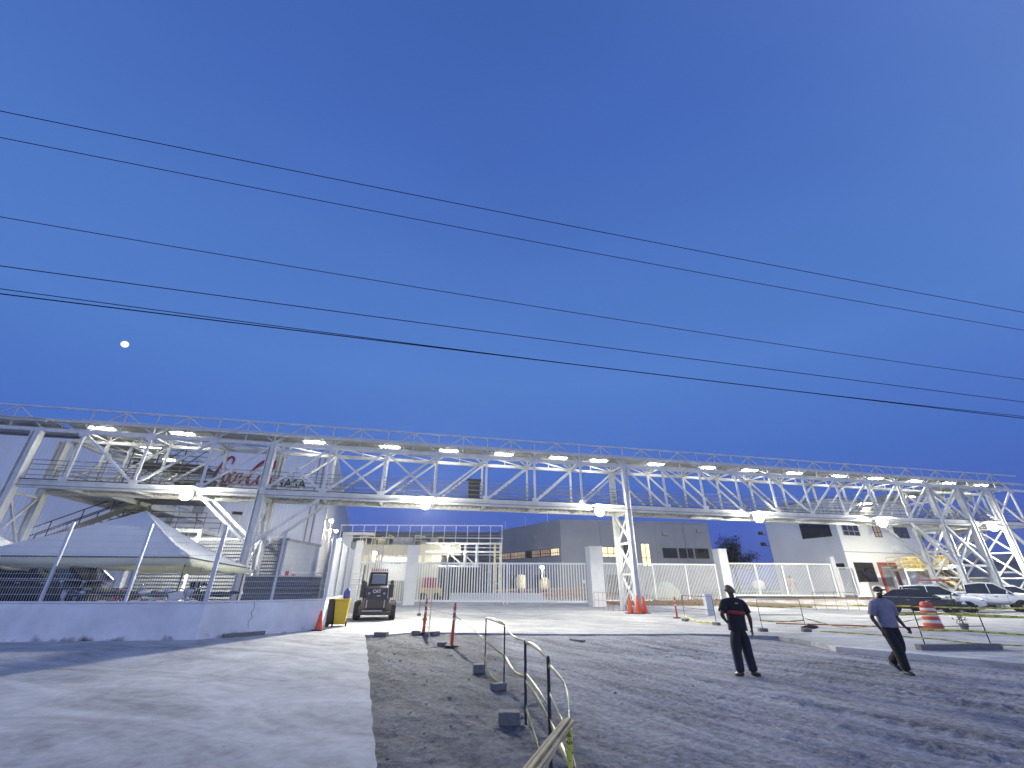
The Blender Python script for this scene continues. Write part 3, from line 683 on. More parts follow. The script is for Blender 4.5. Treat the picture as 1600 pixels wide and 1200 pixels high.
def add_stain(m, z0, z1):
    t = m.node_tree; b = t.nodes['Principled BSDF']; src = b.inputs['Base Color'].links[0].from_socket
    g = t.nodes.new('ShaderNodeNewGeometry'); s = t.nodes.new('ShaderNodeSeparateXYZ'); t.links.new(g.outputs['Position'], s.inputs[0])
    mr = t.nodes.new('ShaderNodeMapRange'); mr.inputs['From Min'].default_value = z1; mr.inputs['From Max'].default_value = z0; t.links.new(s.outputs[2], mr.inputs[0])
    n = t.nodes.new('ShaderNodeTexNoise'); n.inputs['Scale'].default_value = 2.6; n.inputs['Detail'].default_value = 8; t.links.new(g.outputs['Position'], n.inputs[0])
    ml = t.nodes.new('ShaderNodeMath'); ml.operation = 'MULTIPLY'; t.links.new(mr.outputs[0], ml.inputs[0]); t.links.new(n.outputs[0], ml.inputs[1])
    r = t.nodes.new('ShaderNodeMapRange'); r.inputs['From Min'].default_value = .40; r.inputs['From Max'].default_value = .60; t.links.new(ml.outputs[0], r.inputs[0])
    mx = t.nodes.new('ShaderNodeMix'); mx.data_type = 'RGBA'; mx.inputs[7].default_value = (.09, .065, .07, 1); t.links.new(r.outputs[0], mx.inputs[0]); t.links.new(src, mx.inputs[6]); t.links.new(mx.outputs[2], b.inputs['Base Color'])
add_stain(m, SL - .08, SL + .62); M['stained'] = m
w1 = wall_run(A0, A1, 'long low white wall with soil splashes at its foot, left of the wall corner')
w2 = wall_run(A1, B2_, 'brightly lit low white wall with a crack, leading to the yellow bin')
w3 = wall_run(B2_, C2_, 'low white wall turning back behind the yellow bin'); wall_run(C2_, C3_, 'far low white wall running towards the warehouse')
ck = MB().tube([(1.55, -.004, 1.02), (1.6, -.004, .86), (1.52, -.004, .7), (1.6, -.004, .55), (1.5, -.004, .42), (1.55, -.004, .2)], [.008, .006, .009, .006, .006, .002], 4); ck.build('crack', 'darksteel', w2)
def mesh_run(p, q, label, step, z0=1.15, z1=3.55, sheet=False):
    L = math.dist(p, q); a = math.atan2(q[1] - p[1], q[0] - p[0])
    t = thing('mesh_fence', label, 'fence', (p[0], p[1], z0), a, 'welded mesh fences on the low wall'); H_ = z1 - z0; y = .1
    n = max(1, round(L / step)); st = L / n
    for i in range(n):
        if sheet: MB().box(i * st + .05, (i + 1) * st - .05, y + .02, y + .03, .02, H_ - .03).build('infill_sheet', 'sheet', t)
        mb = MB(); x = i * st + .03
        while x < (i + 1) * st: mb.box(x, x + .006, y - .003, y + .003, .03, H_ - .02); x += .075
        z = .05
        k = 0
        while z < H_ - .02:
            mb.box(i * st, (i + 1) * st, y + .003, y + .012, z, z + (.011 if k % 2 else .008)); z += .2; k += 1
        mb.build('mesh_panel', 'wire', t)
    for i in range(n + 1):
        MB().box(i * st - .04, i * st + .04, y - .075, y - .006, -.02, H_ + .06).build('post', 'wire', t)
    return t
mesh_run((-34, 12.2 + .02), A1, 'tall welded mesh fence in front of the tent', 2.42)
mesh_run(A1, B2_, 'tall mesh fence panels above the brightly lit wall', 2.2); mesh_run(B2_, C2_, 'sheeted fence turning back beside the warehouse corner', 2.7, sheet=True); mesh_run(C2_, C3_, 'far sheeted fence running towards the warehouse', 2.8, sheet=True)
# timber lying at the wall foot
tag(MB().bar((0, 0, .06), (1.35, 0, .06), .1, .12).build('timber_plank', 'wood', bevel=.01), 'short dirty timber lying at the foot of the lit wall', 'plank')
bpy.data.objects['timber_plank'].location = (-9.45, 16.08, SL); bpy.data.objects['timber_plank'].rotation_euler = (0, 0, math.atan2(3.42, 2.58)); bpy.data.objects['timber_plank'].data.materials[0] = M['block']

# ------------------------------------------------------------------ tents
def tent(loc, label):
    t = thing('tent', label, 'tent', loc, group='white peaked tents behind the mesh fence')
    x, y, z = loc
    cs = [(-3.9 + 8 * 0, 0, 0)]
    P = {'fr': (-11.95, 16.9, 2.66), 'br': (-12.5, 21.8, 2.46), 'bl': (-19.4, 21.6, 2.6), 'fl': (-19.6, 16.4, 2.66)}
    ap = (-15.85, 19.0, 4.56)
    c = {k: Vector((v[0] + 15.85, v[1] - 19.0, v[2] - .52)) for k, v in P.items()}; top = Vector((0, 0, ap[2] - .52))
    order = ['fr', 'br', 'bl', 'fl']
    for i in range(4):
        a, b = c[order[i]], c[order[(i + 1) % 4]]
        n = 12; vs = []; idx = {}
        for u in range(n + 1):
            for v in range(n + 1):
                s_ = u / n; r_ = v / n
                e = a.lerp(b, r_); p = top.lerp(e, s_)
                p.z -= (.13 if i == 3 else .26) * math.sin(PI * s_) * (.55 + .45 * math.sin(PI * r_)) + .10 * s_ * s_ * math.sin(PI * r_) - .02 * math.sin(9 * r_ + 3 * s_)
                vs.append(p)
        fs = [(u * (n + 1) + v, (u + 1) * (n + 1) + v, (u + 1) * (n + 1) + v + 1, u * (n + 1) + v + 1) for u in range(n) for v in range(n)]
        mb = MB().add(vs, fs); o = mb.build('canopy_panel', 'canvas', t, smooth=True)
        sd = o.modifiers.new('thick', 'SOLIDIFY'); sd.thickness = .012
        vb = MB(); vv = []
        for v in range(n + 1):
            e = a.lerp(b, v / n); e = e + Vector((0, 0, -.10 * math.sin(PI * v / n)))
            vv += [e, e - Vector((.0, .0, .30 + .03 * math.sin(v * 1.9)))]
        vb.add(vv, [(2 * v, 2 * v + 1, 2 * v + 3, 2 * v + 2) for v in range(n)]); o = vb.build('valance', 'canvas_in', t, smooth=True)
        sd = o.modifiers.new('thick', 'SOLIDIFY'); sd.thickness = .01
        MB().tube([a - Vector((0, 0, .06)), b - Vector((0, 0, .06))], .025, 6).build('eave_bar', 'darksteel', t)
        MB().tube([(a.x * .985, a.y * .985, 0), (a.x * .985, a.y * .985, a.z)], .03, 6).build('pole', 'darksteel', t)
    return t
tn = tent((-15.85, 19.0, .52), 'large white peaked tent behind the mesh fence with its right side brightly lit')
dup(tn, (-24.6, 19.4, .52), R(3), 'second white tent at the left edge of the photo, mostly out of frame')

# ------------------------------------------------------------------ vehicles
def loft(sections, close=True):
    n = len(sections[0]); mb = MB(); mb.v = [p for s in sections for p in s]
    for i in range(len(sections) - 1):
        for k in range(n):
            a = i * n + k; b = i * n + (k + 1) % n; mb.f.append((a, b, b + n, a + n))
    mb.f.append(tuple(range(n))[::-1]); mb.f.append(tuple(range((len(sections) - 1) * n, len(sections) * n)))
    return mb
def wheel(t, x, y, r, wd=.22, name='wheel', rim='rim'):
    s = 1 if y > 0 else -1
    w_ = MB().lathe([(r * .62, -wd / 2), (r * .9, -wd / 2), (r, -wd * .36), (r, wd * .36), (r * .9, wd / 2), (r * .62, wd / 2)], 24, (x, y, r), axis='y').build(name, 'rubber', t, smooth=False)
    h = MB(); yo = y + s * (wd / 2 + .004)
    h.lathe([(r * .64, -.03), (r * .64, .02), (r * .55, .02), (r * .55, -.03)], 20, (x, yo - s * .01, r), axis='y', cap=False)
    for k in range(6):
        a = k * PI / 3; h.bar((x + .03 * math.cos(a), yo - s * .03, r + .03 * math.sin(a)), (x + r * .6 * math.cos(a), yo - s * .02, r + r * .6 * math.sin(a)), r * .16, .03, up=(0, 1, 0))
    h.lathe([(.06, -.03), (.05, .02)], 10, (x, yo - s * .01, r), axis='y'); h.build('rim', rim, w_)
    MB().lathe([(r * .6, -.01), (r * .6, .01)], 20, (x, y + s * wd * .28, r), axis='y').build('brake_disc', 'darksteel', w_)
    return w_
def car(kind, label, loc, rz, paint):
    t = thing({'sedan': 'parked_car', 'suv': 'parked_suv', 'pickup': 'pickup_truck', 'van': 'dark_van'}[kind], label, {'sedan': 'car', 'suv': 'car', 'pickup': 'pickup', 'van': 'van'}[kind], loc, rz, 'vehicles parked on the right' if kind != 'van' else None)
    # stations: x, sill z, belt z, half width
    S = {'sedan': [(-2.3, .45, .86, .70), (-2.2, .30, .98, .80), (-1.7, .22, 1.02, .88), (-.9, .2, .98, .90), (0, .2, .95, .905), (.9, .2, .93, .90), (1.5, .2, .86, .88), (2.05, .22, .74, .82), (2.28, .32, .66, .74), (2.34, .42, .58, .62)],
         'suv': [(-2.35, .5, 1.0, .76), (-2.25, .34, 1.12, .86), (-1.6, .28, 1.14, .92), (-.8, .27, 1.12, .94), (.1, .27, 1.10, .94), (.95, .27, 1.08, .94), (1.6, .28, 1.03, .91), (2.1, .3, .94, .86), (2.32, .4, .82, .78), (2.38, .5, .7, .66)],
         'pickup': [(-2.75, .62, 1.06, .86), (-2.7, .5, 1.14, .90), (-1.6, .42, 1.15, .92), (-.9, .4, 1.15, .93), (0, .4, 1.14, .93), (.8, .4, 1.15, .93), (1.6, .42, 1.16, .92), (2.2, .44, 1.08, .88), (2.48, .5, .96, .82), (2.55, .62, .82, .70)],
         'van': [(-2.5, .5, 1.3, .85), (-2.45, .35, 1.4, .92), (-1.5, .3, 1.4, .95), (0, .3, 1.4, .96), (1.2, .3, 1.35, .95), (2.0, .32, 1.15, .9), (2.3, .4, 1.0, .82), (2.38, .5, .85, .7)]}[kind]
    secs = []
    for x, z0, z1, hw in S:
        h = z1 - z0; pr = [(-hw * .86, z0), (-hw * .98, z0 + h * .22), (-hw, z0 + h * .5), (-hw * .985, z0 + h * .8), (-hw * .90, z1), (-hw * .45, z1 + .035), (hw * .45, z1 + .035), (hw * .90, z1), (hw * .985, z0 + h * .8), (hw, z0 + h * .5), (hw * .98, z0 + h * .22), (hw * .86, z0)]
        secs.append([(x, y, z) for y, z in pr])
    wr_ = {'sedan': .32, 'suv': .36, 'pickup': .38, 'van': .35}[kind]; wx = {'sedan': (-1.42, 1.4), 'suv': (-1.42, 1.42), 'pickup': (-1.62, 1.55), 'van': (-1.5, 1.5)}[kind]
    body = loft(secs).build('body', paint, t, smooth=True, sub=1)
    # wheel wells
    hwm = max(s[3] for s in S)
    for x in wx:
        for sy in (-1, 1):
            aw = MB().lathe([(wr_ + .075, -.10), (wr_ + .075, .012)], 24, (x, sy * (hwm - .085), wr_ + .03), axis='y') if sy > 0 else MB().lathe([(wr_ + .075, -.012), (wr_ + .075, .10)], 24, (x, sy * (hwm - .085), wr_ + .03), axis='y')
            aw.build('wheel_arch', 'black', t)
            wheel(t, x, sy * (hwm - .10), wr_)
    # greenhouse
    Gs = {'sedan': [(-1.95, 1.0), (-1.15, 1.40), (-.3, 1.45), (.25, 1.42), (1.15, .94)],
          'suv': [(-2.15, 1.14), (-1.95, 1.62), (-.8, 1.70), (.25, 1.66), (1.15, 1.10)],
          'pickup': [(-.98, 1.15), (-.92, 1.70), (-.1, 1.80), (.55, 1.76), (1.4, 1.18)],
          'van': [(-2.42, 1.4), (-2.35, 2.05), (-.8, 2.12), (1.0, 2.02), (1.9, 1.25)]}[kind]
    base = {'sedan': .98, 'suv': 1.11, 'pickup': 1.14, 'van': 1.38}[kind]; hw0 = hwm * .885; hw1 = hwm * .70
    def ring(x, z, infl=0):
        f = max(0, min(1, (z - base) / (max(g[1] for g in Gs) - base))); hw = hw0 + (hw1 - hw0) * f + infl
        return [(x, -hw, z), (x, -hw * .7, z + .03 * f), (x, hw * .7, z + .03 * f), (x, hw, z)]
    g = MB(); g.v = [p for x, z in Gs for p in ring(x, z, -.012)] + [p for x, z in Gs for p in [(x, -hw0 + .012, base - .06), (x, hw0 - .012, base - .06)]]
    n = len(Gs)
    for i in range(n - 1):
        for k in range(3): a = i * 4 + k; g.f.append((a, a + 1, a + 5, a + 4))
        b0 = 4 * n + 2 * i; g.f.append((i * 4, i * 4 + 4, b0 + 2, b0)); g.f.append((i * 4 + 3, b0 + 1, b0 + 3, i * 4 + 7))
    g.f.append((0, 4 * n, 4 * n + 1, 3, 2, 1)); e = (n - 1) * 4; g.f.append((e, e + 1, e + 2, e + 3, 4 * n + 2 * n - 1, 4 * n + 2 * n - 2))
    g.build('windows', 'glassdark', t)
    # roof skin and pillars
    rf = MB(); mids = Gs[1:-1]
    rf.v = [p for x, z in mids for p in ring(x, z + .012, .01)]; rf.v += [(a, b, c - .05) for a, b, c in rf.v]; k0 = 4 * len(mids)
    for i in range(len(mids) - 1):
        for k in range(3): a = i * 4 + k; rf.f.append((a, a + 1, a + 5, a + 4)); rf.f.append((k0 + a, k0 + a + 4, k0 + a + 5, k0 + a + 1))
        rf.f.append((i * 4, i * 4 + 4, k0 + i * 4 + 4, k0 + i * 4)); rf.f.append((i * 4 + 3, k0 + i * 4 + 3, k0 + i * 4 + 7, i * 4 + 7))
    rf.f.append((0, k0, k0 + 1, 1)); rf.f.append((1, k0 + 1, k0 + 2, 2)); rf.f.append((2, k0 + 2, k0 + 3, 3))
    e = (len(mids) - 1) * 4; rf.f += [(e + a, e + a + 1, k0 + e + a + 1, k0 + e + a) for a in range(3)]
    rf.build('roof', paint, t, smooth=False)
    pl = MB()
    for sy in (-1, 1):
        def pt(x, z):
            f = max(0, min(1, (z - base) / (max(g_[1] for g_ in Gs) - base))); return (x, sy * (hw0 + (hw1 - hw0) * f + .004), z)
        pl.bar(pt(Gs[0][0], base - .04), pt(*Gs[1]), .10, .05, up=(1, 0, 0)); pl.bar(pt(Gs[-1][0], base - .04), pt(*Gs[-2]), .08, .05, up=(1, 0, 0))
        xm = (Gs[0][0] + Gs[-1][0]) / 2 + .02; zt = 0
        for (xa, za), (xb, zb) in zip(Gs, Gs[1:]):
            if xa <= xm <= xb: zt = za + (zb - za) * (xm - xa) / (xb - xa)
        pl.bar(pt(xm, base - .04), pt(xm - .02, zt), .09, .04, up=(1, 0, 0))
        if kind in ('suv', 'sedan'): xq = Gs[1][0] + .12; pl.bar(pt(xq + .05, base - .04), pt(xq, Gs[1][1]), .12, .04, up=(1, 0, 0))
    pl.build('pillars', paint if kind != 'sedan' else 'black', t)
    tr = MB()
    for sy in (-1, 1):
        tr.bar((Gs[0][0] + .1, sy * (hwm * .905), base - .01), (Gs[-1][0] - .1, sy * (hwm * .905), base - .03), .02, .03)
    tr.build('window_trim', 'chrome' if kind != 'pickup' else 'black', t)
    xf_ = S[-1][0]; zb_ = S[-2][2]
    for sy in (-1, 1):
        MB().ball((xf_ - .24, sy * (hwm * .74), zb_ - .04), .17, 10, 6, (1.0, .95, .45)).build('headlight', 'headlight', t, smooth=True)
        MB().ball((S[0][0] + .08, sy * (hwm * .74), S[1][2] - .16), .13, 8, 6, (.6, 1, .7)).build('tail_light', 'red', t, smooth=True)
        m_ = MB().ball((Gs[-1][0] - .35, sy * (hwm + .07), base + .05), .12, 8, 6, (.5, 1.0, .7)); m_.build('mirror', paint if kind != 'sedan' else 'black', t, smooth=True)
        dh = MB()
        for x in (-.55, .45): dh.box(x - .1, x + .1, sy * (hwm + .004) - .012, sy * (hwm + .004) + .012, base - .20, base - .17)
        dh.build('door_handle', 'chrome', t)
        sm_ = MB()
        for x in (-1.05, -.02, 1.0): sm_.box(x - .005, x + .005, sy * hwm * .985 - .012, sy * hwm * .985 + .012, S[4][1] + .1, base - .06)
        sm_.bar((-1.05, sy * (hwm * .985 + .0), S[4][1] + .1), (1.0, sy * (hwm * .985 + .0), S[4][1] + .1), .016).build('door_seam', 'black', t)
    MB().box(xf_ - .10, xf_ + .012, -hwm * .5, hwm * .5, S[-1][1] + .0, S[-1][2] - .0).build('grille', 'black', t)
    MB().box(xf_ - .02, xf_ + .022, -.26, .26, S[-1][1] - .12, S[-1][1] - .0).build('number_plate', 'drumwhite', t)
    MB().box(xf_ - .35, xf_ - .02, -hwm * .75, hwm * .75, S[-2][1] - .1, S[-1][1] - .02).build('front_bumper', 'black' if kind != 'sedan' else paint, t, bevel=.04)
    if kind == 'pickup':
        MB().box(-2.66, -1.05, -.80, .80, 1.12, 1.185).build('cargo_bed', 'black', t)
        MB().box(-2.74, -1.0, -.92, -.84, 1.12, 1.24).box(-2.74, -1.0, .84, .92, 1.12, 1.24).box(-2.76, -2.68, -.92, .92, 1.1, 1.24).build('bed_rail', paint, t)
    if kind in ('suv', 'pickup'):
        rr = MB()
        for sy in (-1, 1): rr.tube([(-1.5 if kind == 'suv' else -.8, sy * hw1 * .92, Gs[2][1] + .05), (.2, sy * hw1 * .92, Gs[2][1] + .06)], .02, 6)
        rr.build('roof_rail', 'steel_grey', t)
    return t
HD = R(-40)
car('sedan', 'dark grey saloon car parked nearest, behind the walking man', (27.9, 32.4, SL), HD, 'blackcar')
car('suv', 'white SUV parked between the dark saloon and the pickup', (31.1, 34.4, SL), HD, 'whitecar')
car('pickup', 'white double cab pickup cut by the right edge of the photo', (35.5, 35.3, SL), HD, 'whitecar').scale = (1.05, 1.05, 1.05)
car('suv', 'second white SUV just showing behind the pickup at the right edge', (41.6, 39.0, SL), HD, 'whitecar')
car('van', 'dark van behind the fence at the left edge of the photo', (-20.6, 21.0, .52), R(4), 'blackcar')

def motorbike(label, loc, rz, col, s=1.0):
    t = thing('motorcycle', label, 'motorcycle', loc, rz, 'motorcycles parked under the tent'); t.scale = (s, s, s)
    for x in (-.65, .68):
        w_ = MB().lathe([(.24, -.05), (.29, -.05), (.31, 0), (.29, .05), (.24, .05)], 20, (x, 0, .31), axis='y', cap=False).build('wheel', 'rubber', t)
        h = MB()
        for k in range(8): a = k * PI / 4; h.bar((x, 0, .31), (x + .25 * math.cos(a), 0, .31 + .25 * math.sin(a)), .015)
        h.build('rim', 'rim', w_)
    [MB().tube([(.68, sy * .07, .31), (.42, sy * .07, 1.0)], .025, 6).build('fork', 'chrome', t) for sy in (-1, 1)]
    [MB().tube([(-.65, sy * .09, .31), (-.15, sy * .09, .45), (.35, sy * .05, .85)], .03, 6).build('frame', 'darksteel', t) for sy in (-1, 1)]
    MB().ball((0, 0, .45), .2, 8, 6, (1, .8, 1)).box(-.2, .2, -.15, .15, .3, .5).build('engine', 'steel_grey', t)
    MB().ball((.12, 0, .85), .22, 12, 8, (1.1, .6, .6)).build('fuel_tank', 'black' if col == 'whitecar' else col, t, smooth=True)
    MB().ball((-.38, 0, .86), .3, 12, 8, (1.3, .45, .28)).build('seat', 'black', t, smooth=True)
    MB().ball((-.78, 0, .92), .13, 10, 6, (1.5, .5, .4)).build('tail_fairing', col, t, smooth=True)
    MB().tube([(.38, -.36, 1.06), (.44, -.15, 1.02), (.44, .15, 1.02), (.38, .36, 1.06)], .018, 6).build('handlebar', 'black', t)
    MB().ball((.56, 0, .92), .12, 10, 8).build('headlight', 'headlight', t, smooth=True)
    for s_ in (-1, 1):
        m_ = MB().tube([(.4, s_ * .25, 1.04), (.38, s_ * .3, 1.22)], .009, 5).ball((.38, s_ * .31, 1.25), .055, 8, 6, (.4, 1, .7)); m_.build('mirror', 'chrome', t)
    MB().ball((.68, 0, .58), .2, 10, 6, (1.1, .35, .4)).build('front_mudguard', col, t, smooth=True)
    [MB().add([(.1, sy * .17, .62), (.5, sy * .15, .78), (.42, sy * .16, .98), (.0, sy * .18, .9), (.1, sy * .15, .62), (.5, sy * .13, .78), (.42, sy * .14, .98), (.0, sy * .16, .9)], [(0, 1, 2, 3), (7, 6, 5, 4), (0, 4, 5, 1), (2, 6, 7, 3), (1, 5, 6, 2), (0, 3, 7, 4)]).build('side_fairing', col, t) for sy in (-1, 1)]
    MB().tube([(-.1, -.16, .3), (-.8, -.2, .38)], [.03, .05], 8).build('exhaust', 'chrome', t)
    return t
motorbike('white motorcycle left of the dark van\'s end under the tent', (-15.4, 16.6, .52), R(150), 'whitecar')
motorbike('red motorcycle beside the tent pole under the tent', (-14.0, 17.2, .52), R(165), 'red')
motorbike('black motorcycle between the red and the white ones', (-13.6, 16.6, .52), R(20), 'black')
motorbike('white motorcycle just left of the second fence post', (-12.95, 17.0, .52), R(10), 'whitecar')
motorbike('white motorcycle just right of the second fence post', (-11.9, 16.5, .52), R(15), 'whitecar')
motorbike('black motorcycle at the right corner of the tent', (-10.75, 16.8, .52), R(200), 'black')
# a black jacket hanging from the tent bar on a hanger
jk = thing('hanging_jacket', 'dark jacket hanging under the tent above the black motorcycle', 'jacket', (-11.55, 17.2, 1.25))
jb = MB()
for i, (z, wx_) in enumerate([(0, .14), (.1, .16), (.2, .17), (.32, .2), (.42, .27), (.5, .25), (.56, .1)]):
    for k in range(10): a = k * 2 * PI / 10; jb.v.append((wx_ * math.cos(a) + .02 * math.sin(k * 3 + i), .07 * math.sin(a), z))
for i in range(6):
    for k in range(10): jb.f.append((i * 10 + k, i * 10 + (k + 1) % 10, i * 10 + 10 + (k + 1) % 10, i * 10 + 10 + k))
jb.f += [tuple(range(10))[::-1], tuple(range(60, 70))]
jb.build('body', 'blackcloth', jk, smooth=True); MB().tube([(.24, 0, .48), (.4, .02, .42), (.44, .03, .3)], [.06, .05, .045], 8).build('sleeve', 'blackcloth', jk); MB().tube([(0, 0, .55), (0, 0, 1.05)], .01, 5).build('hanger', 'darksteel', jk)
#@@
# ------------------------------------------------------------------ gates, pillars and fences
def leaf(t, w_, z0, z1, post_x, step, bw, ft=.11):
    MB().box(0, w_, -.04, .04, z1 - ft, z1).build('frame_rail', 'gate', t); MB().box(0, w_, -.04, .04, z0, z0 + ft).build('frame_rail', 'gate', t)
    for x in post_x: MB().box(x - .055, x + .055, -.05, .05, z0 + ft, z1 - ft).build('upright', 'gate', t)
    b = MB(); x = step
    while x < w_: b.box(x - bw / 2, x + bw / 2, -.015, .015, z0 + ft, z1 - ft); x += step
    b.build('bars', 'gate', t)
def pillar(label, x, y, wd, dp, z0, z1, rz=BA):
    t = thing('gate_pillar', label, 'pillar', (x, y, z0), rz, 'white masonry pillars between the gates')
    MB().box(-wd / 2, wd / 2, -dp / 2, dp / 2, -.3, z1 - z0).build('shaft', 'pillar', t, bevel=.02)
    MB().box(-wd / 2 - .03, wd / 2 + .03, -dp / 2 - .03, dp / 2 + .03, z1 - z0, z1 - z0 + .07).build('cap', 'pillar', t)
    return t
pillar('white pillar between the narrow gate and the wide gate', -8.55, 39.7, .95, .95, SL, 4.72)
pillar('broad white pillar at the right end of the wide gate, left of the bridge tower', 7.15, 39.3, 1.15, 1.1, SL, 4.66)
pillar('white pillar behind the standing man, between the two fences', 20.85, 45.4, .95, .95, .3, 4.95)
pillar('short slim white pillar against the pale building', 32.6, 46.6, .5, .5, .5, 4.35)
g = thing('sliding_gate', 'narrow white barred gate behind the loader', 'gate', (-14.2, 41.6, SL), 0, 'white barred sliding gates')
leaf(g, 5.0, .12, 3.4, [.06, 4.9], .2, .07)
g = thing('sliding_gate', 'wide white barred double gate closing the middle of the yard', 'gate', (-8.95, 42.75, SL), R(-2.2), 'white barred sliding gates')
leaf(g, 15.8, .16, 3.42, [.06, 4.15, 8.3, 8.62, 12.0, 15.7], .245, .10, .15)
for x in (8.3, 8.62): MB().box(x - .05, x + .05, -.08, -.052, -.02, .5).build('drop_bolt', 'gate', g)
for x in (.1, 15.6): MB().box(x - .12, x + .12, -.1, -.055, 1.7, 2.0).build('lock_box', 'gate', g)
f = thing('bar_fence', 'white barred fence panel over the soil bank between two pillars', 'fence', (8.3, 43.6, .0), math.atan2(1.7, 12.0), 'white barred fences')
leaf(f, 12.0, .36, 3.62, [.06, 5.4, 8.8, 11.9], .15, .05, .12)
for x in (.3, 5.4, 8.8, 11.8): MB().box(x - .08, x + .08, -.08, .08, -.1, .36).build('footing', 'block', f)
f = thing('bar_fence', 'white barred fence panels in front of the pale two storey building', 'fence', (21.3, 45.6, .45), math.atan2(.7, 11), 'white barred fences')
leaf(f, 11.0, .36, 3.32, [.06, 3.0, 5.75, 8.4, 10.9], .15, .045, .12)
f = thing('bar_fence', 'small white fence panel between the slim pillar and the pale building', 'fence', (33.0, 46.6, .45), .05, 'white barred fences')
leaf(f, 1.7, .5, 3.0, [.06, 1.62], .15, .045, .1)
# white portal at the far end of the left fence
pt_ = thing('gate_portal', 'white portal columns with a grey core beside the mesh fence end, left of the loader', 'portal', (-11.3, 32, SL), R(8))
MB().box(-.75, -.1, 0, .5, 0, 4.75).build('column', 'pillar', pt_); MB().box(-.09, .28, .1, .5, 0, 4.3).build('core', 'greywall', pt_); MB().box(.29, .75, 0, .5, 0, 4.4).build('column', 'pillar', pt_); MB().box(-.75, 1.4, -.02, .52, 4.76, 4.95).build('lintel', 'pillar', pt_)
mf = thing('mesh_gate', 'small wire mesh gate leaf between the portal and the loader', 'gate', (-10.7, 31.0, SL), R(5))
mb = MB()
for i in range(15): mb.box(i * .14, i * .14 + .018, -.01, .01, 0, 1.75)
for i in range(14): mb.box(0, 1.98, .011, .025, i * .135, i * .135 + .018)
mb.build('mesh', 'wire', mf); [MB().box(x, x + .045, -.03, .03, 0, 1.9).build('upright', 'steel_grey', mf) for x in (-.045, 1.985)]

# ------------------------------------------------------------------ structures behind the gates
cb = thing('utility_building', 'white ribbed utility building with a beige parapet behind the narrow gate', 'building', (-20.2, 52, SL))
M['clad_x'] = wave_mat('utility_cladding', (.46, .45, .38), 0, 1.3, depth=.05)
MB().box(0, 12.2, 0, 5, 0, 4.55).build('wall', 'clad_x', cb)
pp = MB(); x = .02
while x < 13.4: pp.box(x, x + 1.27, 1.0, 1.1, 4.6, 5.75); x += 1.3
M['beige'] = mat('beige_panel', (.36, .35, .31), .8, var=.08, vscale=1); pp.build('parapet', 'beige', cb)
MB().box(5.6, 8.4, -.06, -.003, 1.9, 4.35).build('wall_panel', 'gate', cb)
d = MB()
for k in range(4): d.box(6.6 + k * .32, 6.8 + k * .32, -.08, -.062, 3.62, 3.8)
d.build('slot', 'black', cb)
rk = thing('steel_rack', 'open multi level steel rack of white posts and beams behind the gates', 'rack', (-22.2, 58, SL))
for i in range(15): MB().box(i * 1.5 - .05, i * 1.5 + .05, -.05, .05, 0, 8.5).build('post', 'steel', rk)
for z in (4.9, 5.75, 6.9, 8.45): MB().box(-.1, 21.1, -.09, -.051, z, z + .12).build('beam', 'steel', rk)
for z in (6.3, 7.35, 7.9): MB().box(-.1, 21.1, .8, .86, z, z + .07).build('beam', 'steel_grey', rk)
MB().box(-1, 20.6, 3, 3.2, 0, 8.0).build('louvred_back', 'louvre', rk)
random.seed(5)
eq = thing('process_equipment', 'cluster of cream pipes and vessels in front of the steel rack', 'equipment', (-10.4, 57, SL))
M['cream'] = mat('cream_painted_metal', (.70, .62, .38), .5, var=.25, vscale=3)
MB().lathe([(.02, 6.4), (.5, 6.2), (.55, 5), (.5, 4.2), (.1, 4.0)], 14, (-.8, 0, 0)).build('vessel', 'cream', eq); MB().lathe([(.02, 6.9), (.3, 6.8), (.3, 4.6)], 12, (.9, 0, 0)).build('vessel', 'cream', eq)
for k in range(16):
    x = random.uniform(-2.8, 2.6); z = random.uniform(4.2, 6.6); q = [(x, random.uniform(-.4, .3), z)]
    for j in range(3):
        p = list(q[-1]); a = random.choice((0, 2)); p[a] += random.choice((-1, 1)) * random.uniform(.4, 1.5); p[2] = min(max(p[2], 4), 6.9); q.append(tuple(p))
    MB().tube(q, random.choice((.05, .08, .11)), 6).build('pipe', 'cream', eq)
MB().box(-2.6, -1.3, -.3, .3, 5.0, 5.8).build('cabinet', 'beige', eq); MB().box(.6, 1.3, -.4, .2, 4.2, 5).build('cabinet', 'steel', eq)
eq2 = thing('process_equipment', 'low cream pump skid with pipes above the utility building, near the warehouse', 'equipment', (-17.5, 55.4, 5.9))
for k in range(9):
    x = random.uniform(-2, 6); MB().tube([(x, 0, 0), (x, 0, random.uniform(.6, 1.3)), (x + random.uniform(.5, 1.4), 0, random.uniform(.6, 1.3))], .09, 6).build('pipe', 'cream', eq2)
MB().ball((1.6, 0, .5), .55, 12, 8).build('tank', 'cream', eq2, smooth=True); MB().box(3, 5.5, -.3, .3, 0, 1.0).build('cabinet', 'steel_grey', eq2)
pf = thing('pipe_gantry', 'white braced pipe gantry rising behind the wide gate', 'gantry', (-5.4, 53, SL))
for x in (0, 1.35, 3.5, 4.15): MB().box(x - .11, x + .11, -.11, .11, 0, 5.9).build('post', 'cream' if x > 3 else 'steel', pf)
for z in (5.9, 5.0): MB().box(-4.6, 4.3, -.1, .1, z - .1, z + .1).build('beam', 'steel', pf)
MB().bar((-3.0, 0, 5.8), (0, 0, 3.4), .16, up=(0, 1, 0)).build('brace', 'steel', pf); MB().bar((-1.3, .2, 5.8), (1.2, .2, 3.6), .14, up=(0, 1, 0)).build('brace', 'steel', pf)
for z in (.9, 1.6, 3.4, 4.3): MB().box(3.5, 4.15, -.05, .05, z, z + .1).build('rung', 'cream', pf)

